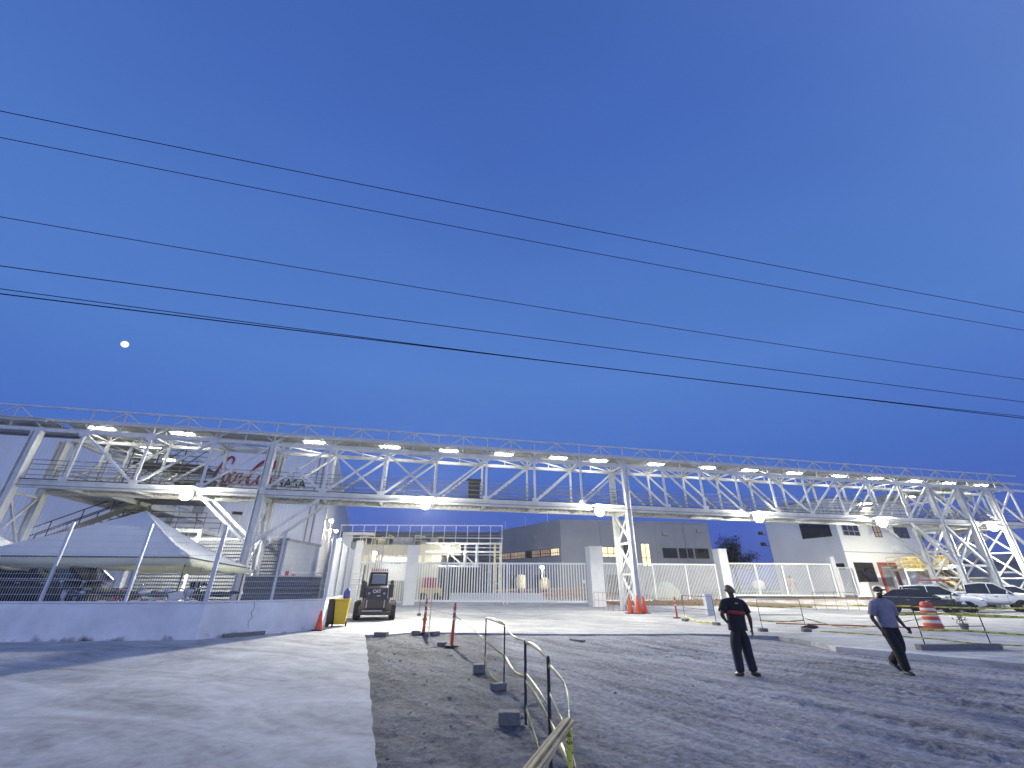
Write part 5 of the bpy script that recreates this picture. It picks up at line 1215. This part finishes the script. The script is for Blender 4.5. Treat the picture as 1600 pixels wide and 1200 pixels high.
for s in (-1, 1):
    MB().box(s * .36 - .05, s * .36 + .05, -1.175, -1.155, 1.14, 1.24).build('tail_light', 'headlight', sk)
    MB().box(s * .42 - .02, s * .42 + .02, -1.185, -1.165, .55, .9).build('guard_strip', 'drumwhite', sk)
    mb = loft([[(s * .56, -.9, 1.0), (s * .80, -.9, 1.0), (s * .80, -.9, 1.6), (s * .56, -.9, 1.6)], [(s * .56, -.2, 1.2), (s * .76, -.2, 1.2), (s * .76, -.2, 1.72), (s * .56, -.2, 1.72)], [(s * .6, 1.3, .9), (s * .74, 1.3, .9), (s * .74, 1.3, 1.2), (s * .6, 1.3, 1.2)]]); mb.build('lift_arm', 'loader', sk)
    MB().tube([(s * .66, -.8, .5), (s * .66, .2, 1.3)], .06, 8).build('hydraulic_ram', 'chrome', sk)
    MB().ball((s * .70, -.95, 1.70), .10, 8, 6, (1, .5, 1)).build('pivot_cap', 'loader', sk)
    for y in (-.55, .75):
        w_ = MB().lathe([(.2, -.14), (.36, -.15), (.42, -.1), (.42, .1), (.36, .15), (.2, .14)], 20, (s * .86, y, .42), axis='y').xf(lambda v, s=s, y=y: Vector((s * .86 + (v.y - y), y + (v.x - s * .86), v.z))).build('wheel', 'rubber', sk)
        MB().lathe([(.2, -.12), (.2, .12)], 14, (s * .86, y, .42), axis='y').xf(lambda v, s=s, y=y: Vector((s * .86 + (v.y - y) * 1.05, y + (v.x - s * .86), v.z))).build('rim', 'loader2', w_)
cbk = MB()
for x in (-.43, .43):
    cbk.bar((x, -.55, 1.5), (x * .93, -.45, 2.12), .1); cbk.bar((x, .75, 1.4), (x * .93, .65, 2.12), .1)
cbk.box(-.46, .46, -.5, .72, 2.08, 2.16).box(-.46, .46, -.56, -.46, 1.48, 1.62); cbk.build('cab_frame', 'black', sk, bevel=.02)
MB().box(-.44, .44, -.54, .74, 2.165, 2.22).build('cab_roof', 'pillar', sk, bevel=.02)
MB().box(-.38, .38, .70, .72, 1.45, 2.06).build('mesh_window', 'headlight', sk)
bc = MB()
for k in range(8): bc.box(-.42 + k * .11, -.36 + k * .11, -.3, -.24, 2.22, 2.34)
bc.build('beacon_bar', 'red', sk); MB().tube([(-.78, -.5, 1.7), (-.76, -.5, 2.5)], .035, 6).build('exhaust_stack', 'black', sk)
MB().box(-.6, .35, -1.22, -1.165, .40, .45).build('bumper_strip', 'drumwhite', sk); MB().box(-.76, .76, -1.2, -.99, .24, .39).build('rear_bumper', 'loader', sk, bevel=.02)

# red and white boom over the parked cars
bm_ = thing('barrier_boom', 'long red and white barrier boom just above the roofs of the parked cars', 'barrier', (39.2, 38.0, SL), R(-2))
MB().box(-.25, .25, -.2, .2, 0, 1.7).build('cabinet', 'steel_grey', bm_)
for k in range(7): MB().box(-.82 - k * .82, -.003 - k * .82, -.05, .05, 2.02, 2.14).build('boom_section', 'boomred' if k > 3 else 'wood', bm_)
MB().box(-.1, .1, -.1, .1, 1.7, 2.2).build('hinge_post', 'steel', bm_)
wt = thing('potted_plant', 'heap of plants in a pot standing before the white SUV', 'potted plant', (19.28, 20.6, SL))
MB().lathe([(.12, 0), (.17, .22), (.18, .22)], 12).build('pot', 'block', wt)
random.seed(11); lf = MB()
for k in range(170):
    a = random.uniform(0, 2 * PI); h = random.uniform(.25, 1.25); r = random.uniform(.02, .26); c = Vector((r * math.cos(a), r * math.sin(a), h)); u = Vector((random.uniform(-1, 1), random.uniform(-1, 1), random.uniform(-.6, .8))).normalized(); v = u.cross(Vector((0, .3, 1))).normalized()
    lf.quad(c - v * .02, c + u * .09 - v * .025, c + u * .14, c + u * .07 + v * .03)
lf.build('foliage', 'yellowleaf' if 'yellowleaf' in M else 'greencover', wt)
MB().tube([(0, 0, .2), (.02, .02, 1.1)], .015, 5).build('stem', 'bark', wt)

# clutter seen through the gates
M['orangeboard'] = mat('orange_board', (.62, .32, .12), .7, var=.2, vscale=3)
for k, (x, y, w_, h_) in enumerate([(3.0, 50, 1.7, 1.1), (4.9, 50.4, 1.6, 1.1), (6.3, 49.8, 1.5, 1.2), (1.0, 50.6, 1.6, 1.0), (7.3, 48.6, 1.0, 1.3)]):
    t = thing('site_barrier', ['third', 'fourth', 'fifth', 'second', 'sixth'][k] + ' orange board barrier from the left behind the wide gate', 'barrier', (x, y, SL), R(random.uniform(-8, 8)), 'orange board barriers behind the wide gate')
    for z in (.25, .6, .95): MB().box(0, w_, -.02, .02, z * h_, z * h_ + .22).build('board', 'orangeboard', t)
    for xx in (.1, w_ - .1): MB().bar((xx, -.2, 0), (xx, .02, h_ * 1.1), .05).bar((xx, .25, 0), (xx, .05, h_ * 1.1), .05).build('leg', 'steel_grey', t)
t = thing('site_barrier', 'first orange board barrier from the left behind the wide gate', 'barrier', (-1.0, 51, SL), R(4), 'orange board barriers behind the wide gate')
for z in (.25, .6, .95): MB().box(0, 1.7, -.02, .02, z, z + .22).build('board', 'orangeboard', t)
for xx in (.1, 1.6): MB().bar((xx, -.2, 0), (xx, .02, 1.1), .05).bar((xx, .25, 0), (xx, .05, 1.1), .05).build('leg', 'steel_grey', t)
for k, (x, y, s) in enumerate([(1.2, 55, 1.0), (4.0, 55.5, .9)]):
    t = thing('water_tank', ['cream tank on a stand behind the left part of the orange barriers', 'cream tank with a white body nearer the grey building'][k], 'tank', (x, y, SL), 0, 'cream tanks behind the wide gate')
    MB().lathe([(.05, 1.2), (.6 * s, 1.25), (.62 * s, 2.3 * s), (.4 * s, 2.6 * s), (.05, 2.65 * s)], 16).build('tank', 'cream', t); MB().box(-.6, .6, -.6, .6, 1.05, 1.2).build('platform', 'steel_grey', t)
    for sx in (-.5, .5):
        for sy in (-.5, .5): MB().box(sx - .06, sx + .06, sy - .06, sy + .06, 0, 1.05).build('leg', 'steel_grey', t)
rt = thing('red_site_machine', 'small red and yellow site machine behind the left leaf of the wide gate', 'machine', (-9.6, 49.5, SL)); MB().box(0, 2.2, 0, 1.2, .4, 1.2).build('body', 'yellowsteel', rt, bevel=.05); MB().box(.2, 1.5, .1, 1.1, 1.21, 2.2).build('cab', 'red', rt, bevel=.05)
for x in (.4, 1.8): MB().lathe([(.1, -.1), (.38, -.12), (.38, .12), (.1, .1)], 16, (x, -.1, .38), axis='y').build('wheel', 'rubber', rt)
dk = thing('loading_bay', 'loading bay with black panels for its shaded inside behind the left leaf of the wide gate', 'loading bay', (-8.0, 51.7, SL)); MB().box(0, 1.4, 0, .1, 0, 3.2).box(1.6, 4.2, 0, .1, 0, 3.3).build('dark_panel', 'black', dk); MB().box(-.1, 4.4, -.06, .16, 3.3, 3.5).build('lintel', 'steel', dk)  # black sheets stand for the shade inside the bay
lowwall = thing('barrier_wall', 'long low pale barrier wall across the yard behind the wide gate', 'barrier wall', (-6.2, 47.5, SL), R(3)); MB().box(0, 9.5, 0, .25, 0, .55).box(0, 9.5, .05, .2, .55, .8).build('wall', 'pillar', lowwall)
hp2 = thing('tarp_heap', 'pale green tarp covered heap behind the fence over the soil bank', 'tarp heap', (15.6, 47.5, .6))
mb = MB().ball((0, 0, 0), 1.5, 22, 12, (1, .8, .95)); mb.v = [(x * (1 + .1 * noise.noise(Vector((x * 2, y * 2, z * 2)))), y, max(-.05, z * (1 + .15 * noise.noise(Vector((x * 1.6, y, z)))))) for x, y, z in mb.v]; mb.build('tarp', 'tarp', hp2, smooth=True)
wc = thing('covered_machine', 'white cloth covered machine on a cart behind the right fence', 'covered machine', (24.8, 46.8, .62)); mb = MB().ball((0, 0, 1.15), .62, 18, 10, (1, .7, .75)); mb.v = [(x + .3 * max(0, 1.1 - z), y, z + .07 * noise.noise(Vector((x * 3, y * 3, z * 3)))) for x, y, z in mb.v]; mb.build('cover', 'canvas', wc, smooth=True)
for x in (-.35, .45): MB().tube([(x, 0, 0), (x, 0, .95)], .04, 6).build('leg', 'steel_grey', wc)
mb = MB()
for k in range(26):
    x = random.uniform(0, 9); z = random.uniform(.2, 1.6); mb = MB().bar((x, random.uniform(0, 2), z * .2), (x + random.uniform(-1.5, 1.5), random.uniform(0, 2), z), .05)
    if k < 9: tag(mb.build('loose_pole', 'steel_grey'), 'thin grey pole leaning among clutter behind the fence over the soil bank', 'pole', 'loose poles behind the fence').location = (9.2, 46.5, .5)
# tree
def tree(label, loc, h, r, nl, seed):
    random.seed(seed); t = thing('bushy_tree', label, 'tree', loc)
    MB().tube([(0, 0, 0), (.1, 0, h * .4), (.2, .1, h * .7)], [.3, .22, .12], 8).build('trunk', 'bark', t)
    br = MB(); tips = []
    for k in range(20):
        a = random.uniform(0, 2 * PI); e = random.uniform(.05, 1.35); L = r * random.uniform(.7, 1.05); b = Vector((.1, 0, h * random.uniform(.42, .6))); tip = b + Vector((math.cos(a) * math.cos(e) * L, math.sin(a) * math.cos(e) * L, math.sin(e) * L * .95)); mid = b.lerp(tip, .5) + Vector((0, 0, .3)); br.tube([b, mid, tip], [.09, .06, .02], 5); tips += [mid, tip, b.lerp(tip, .75)]
    br.build('branches', 'bark', t)
    lf = MB()
    for k in range(nl):
        c = random.choice(tips) + Vector((random.gauss(0, .32), random.gauss(0, .32), random.gauss(0, .28))) * (r / 3.2)
        u = Vector((random.gauss(0, 1), random.gauss(0, 1), random.gauss(-.3, .7))).normalized(); v = u.cross(Vector((.1, .2, 1))).normalized(); L = random.uniform(.18, .42)
        lf.quad(c - v * .03, c + u * L * .5 - v * .07, c + u * L, c + u * L * .5 + v * .07)
    lf.build('crown', 'leaf', t); return t
tree('dark bushy tree between the grey building and the pale building', (34.0, 70, 0), 8.2, 4.0, 5200, 3)

# ------------------------------------------------------------------ overhead cables
zs = [[(-11.16, 11.02), (-7.48, 10.86), (-1.67, 10.68), (1.72, 10.57), (9.84, 10.38), (17.52, 10.26)], [(-10.84, 10.25), (-7.25, 10.07), (-1.62, 9.87), (1.67, 9.76), (9.54, 9.57), (16.98, 9.46)],
      [(-9.95, 8.17), (-6.67, 8.03), (-1.48, 7.82), (1.55, 7.73), (8.79, 7.58), (15.66, 7.5)], [(-9.48, 7.05), (-6.37, 6.99), (-1.42, 6.91), (1.49, 6.86), (8.49, 6.77), (15.12, 6.7)],
      [(-9.27, 6.56), (-6.22, 6.475), (-1.38, 6.35), (1.46, 6.305), (8.29, 6.235), (14.79, 6.21)], [(-9.24, 6.465), (-6.2, 6.405), (-1.38, 6.325), (1.46, 6.315), (8.29, 6.225), (14.75, 6.15)]]
nm = ['topmost overhead cable', 'second overhead cable from the top', 'third overhead cable from the top', 'fourth overhead cable from the top', 'upper of the lowest two nearly touching overhead cables', 'lowest overhead cable, nearly touching the one above it']
for i, z in enumerate(zs):
    c = np.polyfit([a for a, b in z], [b for a, b in z], 2)
    P = [(x, 8.2 + x * math.tan(BA), float(np.polyval(c, x))) for x in np.linspace(-22, 26, 60)]
    tag(MB().tube(P, [.0095, .0085, .0075, .0085, .0075, .0105][i], 6).build('overhead_cable', 'cablejacket', smooth=True), nm[i] + ' crossing the sky', 'cable', 'overhead cables')
mn = MB().ball((0, 0, 0), 3.3, 24, 16).build('moon', 'moon', smooth=True); mn.location = (-.67446 * 600, .63684 * 600, CAMH + .37354 * 600); tag(mn, 'small glowing full moon low in the left of the sky', 'moon')
#@@
# ------------------------------------------------------------------ people
GROW = 1.22
def skinned(name, chains, m, parent, sub=2, root=0):
    """chains: lists of (x, y, z, r) joined where points coincide; one continuous skinned surface"""
    V = []; Rr = []; E_ = []; key = {}
    for ch in chains:
        prev = None
        for p in ch:
            k = tuple(round(c, 3) for c in p[:3])
            if k not in key: key[k] = len(V); V.append(p[:3]); Rr.append(p[3] if len(p) == 4 else (p[3], p[4]))
            i = key[k]
            if prev is not None and prev != i: E_.append((prev, i))
            prev = i
    me = bpy.data.meshes.new(name); me.from_pydata(V, E_, []); o = bpy.data.objects.new(name, me); COL.objects.link(o); o.parent = parent
    me.materials.append(M[m])
    md = o.modifiers.new('skin', 'SKIN'); md.use_smooth_shade = True; md.branch_smoothing = .6
    for i, r in enumerate(Rr):
        d = me.skin_vertices[0].data[i]; k_ = 1.0 if max(r if isinstance(r, tuple) else (r,)) < .033 else GROW; d.radius = (r[0] * k_, r[1] * k_) if isinstance(r, tuple) else (r * k_, r * k_); d.use_root = (i == root)
    sb = o.modifiers.new('sub', 'SUBSURF'); sb.levels = sb.render_levels = sub
    return o
def vl(a, b, t): return tuple(a[i] + (b[i] - a[i]) * t for i in range(3))
def hand(wr, d, side, fwd, curl=.3, splay=.0):
    """chains for a palm, five fingers and a thumb. wr wrist, d direction of the hand, side = across the knuckles toward the thumb, fwd = palm normal"""
    wr = Vector(wr); d = Vector(d).normalized(); sd = Vector(side).normalized(); fw = Vector(fwd).normalized()
    palm = wr + d * .075; ch = [[(*wr, .024), (*(wr + d * .04), .030, .018), (*palm, .032, .016)]]
    for k, (off, L) in enumerate(((.028, .068), (.010, .078), (-.009, .072), (-.027, .056))):
        b = palm + sd * off + d * .012; c = curl * (1 + .15 * k)
        p1 = b + (d * math.cos(c * .6) + fw * math.sin(c * .6)) * L * .45; p2 = p1 + (d * math.cos(c * 1.6) + fw * math.sin(c * 1.6)) * L * .32; p3 = p2 + (d * math.cos(c * 2.4) + fw * math.sin(c * 2.4)) * L * .25
        ch.append([(*palm, .032, .016), (*b, .0095), (*p1, .0088), (*p2, .0080), (*p3, .0065)])
    tb = wr + d * .035 + sd * .030; t1 = tb + (d * .55 + sd * .75 + fw * .2).normalized() * .032; t2 = t1 + (d * .85 + sd * .4 + fw * .35).normalized() * .028
    ch.append([(*(wr + d * .04), .030, .018), (*tb, .012), (*t1, .0105), (*t2, .008)])
    return ch
def head_chains(nk, top, look):
    """nk base of the neck, top crown, look = facing direction"""
    nk = Vector(nk); top = Vector(top); u = (top - nk).normalized(); f = Vector(look).normalized(); s = f.cross(u).normalized(); H_ = (top - nk).length
    a = nk + u * H_ * .22; j = nk + u * H_ * .36 + f * .020; m_ = nk + u * H_ * .62 + f * .012; c = nk + u * H_ * .82
    cr = nk + u * H_ * .93 - f * .004
    ch = [[(*nk, .050), (*a, .054), (*j, .078), (*m_, .090), (*c, .088), (*cr, .060)]]
    ns = nk + u * H_ * .55 + f * .125
    ch.append([(*m_, .090), (*(nk + u * H_ * .58 + f * .100), .02), (*ns, .011)])
    ch.append([(*j, .078), (*(nk + u * H_ * .41 + f * .080), .022)])
    for k in (-1, 1): ch.append([(*m_, .090), (*(nk + u * H_ * .58 + s * k * .090), .014), (*(nk + u * H_ * .64 + s * k * .106 - f * .008), .016, .007)])
    return ch, (a, j, m_, c, cr, u, f, s, H_, nk)
def person(label, loc, rz, J, shirt, trousers, skin, hair, tuck=True, sleeve=.62, scale=1, extras=None, cap=False):
    t = thing('person', label, 'person', loc, rz); t.scale = (scale,) * 3
    pel, wst, chs, nk, top = J['pelvis'], J['waist'], J['chest'], J['neck'], J['top']
    ch = [[(*pel, .075), (*wst, .068), (*chs, .072), (*vl(chs, nk, .6), .055), (*nk, .050)]]
    for s in 'LR':
        sh, el, wr = J['sh' + s], J['el' + s], J['wr' + s]
        ch.append([(*chs, .072), (*sh, .048), (*vl(sh, el, .5), .045), (*el, .038), (*vl(el, wr, .35), .037), (*wr, .024)])
        hd, sd, fw = J['hand' + s]; ch += hand(wr, hd, sd, fw, J.get('curl' + s, .35))
        hp, kn, an = J['hp' + s], J['kn' + s], J['an' + s]
        ch.append([(*pel, .075), (*hp, .06), (*vl(hp, kn, .5), .05), (*kn, .042), (*vl(kn, an, .35), .042), (*an, .030)])
    hc, hd_ = head_chains(nk, top, J['look']); ch += hc
    skinned('body', ch, skin, t)
    a, j, m_, c, cr, u, f, s_, H_, nkv = hd_
    # eyes and mouth
    for k in (-1, 1):
        p = nkv + u * H_ * .64 + f * .100 + s_ * k * .034
        MB().ball(tuple(p), .011, 8, 6).build('eye', 'drumwhite', t, smooth=True)
    MB().bar(tuple(nkv + u * H_ * .40 + f * .100 - s_ * .022), tuple(nkv + u * H_ * .40 + f * .100 + s_ * .022), .006, .008).build('mouth', 'red' if False else 'cap', t)
    # hair or cap: a shell over the skull
    hb = MB(); n = 16
    for i in range(9):
        th = i / 8 * (1.9 if not cap else 1.45); 
        for k in range(n):
            ph = k * 2 * PI / n; lim = th * (1 - (.42 if not cap else .2) * max(0, math.cos(ph)))
            d = u * math.cos(lim) + (f * math.cos(ph) + s_ * math.sin(ph)) * math.sin(lim); ctr = nkv + u * H_ * .61 - f * .006
            r_ = Vector((0, 0, 0)); px_ = d.dot(u) * .100; py_ = d.dot(f) * .093; pz_ = d.dot(s_) * .091
            q = ctr + u * px_ + f * py_ + s_ * pz_; hb.v.append(tuple(q))
    for i in range(8):
        for k in range(n): hb.f.append((i * n + k, i * n + (k + 1) % n, (i + 1) * n + (k + 1) % n, (i + 1) * n + k))
    o = hb.build('cap' if cap else 'hair', 'cap' if cap else hair, t, smooth=True); sd_ = o.modifiers.new('thick', 'SOLIDIFY'); sd_.thickness = .012; sd_.offset = 0
    # shirt
    sc_ = []
    hem = J.get('hem', tuple(Vector(pel) + (Vector(wst) - Vector(pel)) * -.25))
    sc_.append([(*hem, .155), (*vl(hem, wst, .5), .150), (*wst, .142), (*vl(wst, chs, .55), .146), (*chs, .146), (*vl(chs, nk, .58), .112), (*vl(chs, nk, .95), .064)])
    for s in 'LR':
        sh, el = J['sh' + s], J['el' + s]
        sc_.append([(*chs, .146), (*vl(chs, sh, .62), .105), (*sh, .078), (*vl(sh, el, .35), .066), (*vl(sh, el, sleeve), .062), (*vl(sh, el, sleeve + .12), .058)])
    rg = J.get('rings') or [(-.02, .186, .132), (.0, .188, .134), (.12, .178, .130), (.24, .172, .126), (.36, .182, .126), (.46, .200, .122), (.53, .215, .112), (.575, .200, .100), (.605, .150, .090), (.63, .095, .076), (.655, .064, .066)]
    h0 = Vector(hem); h1 = Vector(nk); Lz = (h1 - h0).length; sb = MB(); nr = 22; W_ = J.get('girth', 1.12)
    md1 = Vector(wst)
    for i, (d_, rx, ry) in enumerate(rg):
        f_ = min(1, max(0, d_ / .63)); c = h0.lerp(h1, f_) + (md1 - h0.lerp(h1, .35)) * math.sin(PI * f_) * .4; sw = math.atan2(J['shR'][1] - J['shL'][1], J['shR'][0] - J['shL'][0])
        for k in range(nr):
            a = k * 2 * PI / nr; wr_ = 1 + .035 * noise.noise(Vector((math.cos(a) * 2.2, math.sin(a) * 2.2 + f_ * 2, f_ * 6))) * (1 if i < 8 else 0)
            x, y = rx * W_ * wr_ * math.copysign(abs(math.cos(a)) ** .85, math.cos(a)), ry * W_ * wr_ * math.copysign(abs(math.sin(a)) ** .85, math.sin(a))
            sb.v.append((c.x + x * math.cos(sw) - y * math.sin(sw), c.y + x * math.sin(sw) + y * math.cos(sw), c.z))
    for i in range(len(rg) - 1):
        for k in range(nr): sb.f.append((i * nr + k, i * nr + (k + 1) % nr, (i + 1) * nr + (k + 1) % nr, (i + 1) * nr + k))
    for s in 'LR':
        sh, el = Vector(J['sh' + s]), Vector(J['el' + s]); inn = sh + (Vector(chs) - sh) * .35; inn.z = sh.z + .01
        sb.tube([inn, sh + Vector((0, 0, .005)), sh.lerp(el, .25), sh.lerp(el, .5), sh.lerp(el, sleeve), sh.lerp(el, sleeve + .1)], [.084, .090, .085, .080, .080, .082], 14, cap=False)
    o = sb.build('shirt', shirt, t, smooth=True, sub=1); m_ = o.modifiers.new('t', 'SOLIDIFY'); m_.thickness = .006
    tc_ = [[(*pel, .128), (*vl(pel, wst, .4), .118)]]
    for s in 'LR':
        hp, kn, an = J['hp' + s], J['kn' + s], J['an' + s]
        tc_.append([(*pel, .128), (*hp, .108), (*vl(hp, kn, .5), .106), (*kn, .092), (*vl(kn, an, .45), .086), (*vl(kn, an, .85), .080), (*vl(kn, an, 1.02), .082)])
    skinned('trousers', tc_, trousers, t)
    for s in 'LR':
        an = Vector(J['an' + s]); td = Vector(J['toe' + s]).normalized(); up = Vector((0, 0, 1)); tilt = J.get('tilt' + s, 0)
        heel = an - td * .06 + up * (-.045); ball_ = an + td * .10 + up * (-.052 - tilt * .4); tip = an + td * .175 + up * (-.055 - tilt)
        skinned('shoe', [[(*(an + up * .02), .046), (*heel, .044), (*(an + td * .03 - up * .035), .050, .044), (*ball_, .047, .034), (*tip, .036, .026)]], 'black', t)
    if extras: extras(t)
    return t
J1 = dict(hem=(0, 0, .87), pelvis=(0, 0, .96), waist=(.0, 0, 1.12), chest=(0, 0, 1.36), neck=(0, .0, 1.53), top=(-.01, .02, 1.79), look=(-.35, .92, .12),
          shL=(-.215, 0, 1.42), elL=(-.37, -.10, 1.19), wrL=(-.20, .08, 1.03), handL=((.7, .55, -.25), (.1, .2, .9), (.6, -.7, 0)),
          shR=(.215, 0, 1.41), elR=(.31, -.03, 1.13), wrR=(.35, .05, .89), handR=((.02, .1, -1), (-.1, .95, 0), (-.9, -.1, 0)),
          hpL=(-.095, 0, .88), knL=(-.12, .02, .49), anL=(-.14, -.02, .09), toeL=(-.25, .95, 0), hpR=(.095, 0, .88), knR=(.13, .03, .49), anR=(.17, 0, .09), toeR=(.93, .25, 0))
def ex1(t):
    # red band round the chest and a small pale collar mark
    n = 28; mb = MB()
    for z, w_ in ((1.19, .006), (1.262, .006)):
        for k in range(n): a = k * 2 * PI / n; mb.v.append(((.163 if z < 1.2 else .168) * 1.36 * math.cos(a), .160 * math.sin(a), z + .02 * math.cos(a) * -1))
    mb.f = [(k, (k + 1) % n, n + (k + 1) % n, n + k) for k in range(n)]
    o = mb.build('chest_band', 'redcloth', t, smooth=True); m_ = o.modifiers.new('t', 'SOLIDIFY'); m_.thickness = .006
    for s in (-1, 1):
        sh = Vector(J1['shR' if s > 0 else 'shL']); el = Vector(J1['elR' if s > 0 else 'elL']); MB().tube([tuple(sh.lerp(el, .58)), tuple(sh.lerp(el, .70))], .078, 14, cap=False).build('sleeve_band', 'redcloth', t)
    MB().box(-.035, .035, -.148, -.142, 1.405, 1.428).build('back_print', 'steel_grey', t)
person('man seen from behind in a black polo with a red chest band, hand on hip', (5.12, 10.95, gz(5.1, 10.9)), R(4), J1, 'blackcloth', 'navycloth', 'skin', 'hair', extras=ex1)
J2 = dict(pelvis=(.0, 0, .94), waist=(-.01, -.01, 1.10), chest=(-.02, -.03, 1.34), neck=(-.03, -.05, 1.52), top=(-.05, -.11, 1.78), look=(-.15, -.95, -.18), hem=(.01, 0, .92),
          shL=(-.235, -.04, 1.39), elL=(-.30, .04, 1.11), wrL=(-.25, -.06, .86), handL=((.15, -.25, -1), (.3, -.9, .2), (.9, .2, 0)),
          shR=(.19, -.03, 1.40), elR=(.29, .05, 1.13), wrR=(.33, -.08, .91), handR=((.25, -.45, -.85), (-.3, -.85, .3), (-.9, .2, 0)), curlR=.9,
          hpL=(-.09, 0, .87), knL=(-.06, -.14, .48), anL=(-.05, -.16, .09), toeL=(.1, -1, 0), hpR=(.10, 0, .87), knR=(.07, -.06, .49), anR=(.02, .26, .20), toeR=(.1, -.95, 0), tiltR=.10)
def ex2(t):
    MB().box(.352, .364, -.16, -.09, .80, .93).build('phone', 'black', t)
    MB().add([(-.155, -.20, 1.71), (.035, -.21, 1.71), (.00, -.33, 1.69), (-.135, -.32, 1.69), (-.155, -.20, 1.725), (.035, -.21, 1.725), (.00, -.33, 1.70), (-.135, -.32, 1.70)], [(0, 1, 2, 3), (7, 6, 5, 4), (0, 4, 5, 1), (1, 5, 6, 2), (2, 6, 7, 3), (3, 7, 4, 0)]).build('cap_peak', 'cap', t)
person('man in a lavender grey t-shirt and dark trousers walking towards the camera', (8.85, 11.35, gz(8.8, 11.3)), R(0), J2, 'greycloth', 'blackcloth', 'skin', 'hair', sleeve=.7, extras=ex2, cap=True)
J3 = dict(J1); J3.update(shL=(-.2, 0, 1.42), elL=(-.27, 0, 1.14), wrL=(-.26, .03, .9), handL=((0, .1, -1), (.1, .9, 0), (.9, 0, 0)), toeR=(.2, .95, 0), toeL=(-.1, .95, 0))
person('person in a pale pink top and cream trousers standing behind the right barred fence', (28.2, 46.9, .62), R(170), J3, 'pinkcloth', 'creamcloth', 'skin2', 'hair', scale=1.15)

# ------------------------------------------------------------------ thin volume added to make the floodlights glow
hz = MB().box(-140, 140, -12, 190, -1.9, 19).build('glow_haze', None)
hm = bpy.data.materials.new('glow_haze_air'); hm.use_nodes = True; t = hm.node_tree; t.nodes.clear(); o_ = t.nodes.new('ShaderNodeOutputMaterial'); pv_ = t.nodes.new('ShaderNodeVolumePrincipled')
pv_.inputs['Density'].default_value = .0003; pv_.inputs['Anisotropy'].default_value = .6; pv_.inputs['Color'].default_value = (.9, .92, .95, 1); t.links.new(pv_.outputs[0], o_.inputs['Volume']); hz.data.materials.append(hm); tag(hz, kind='stuff')
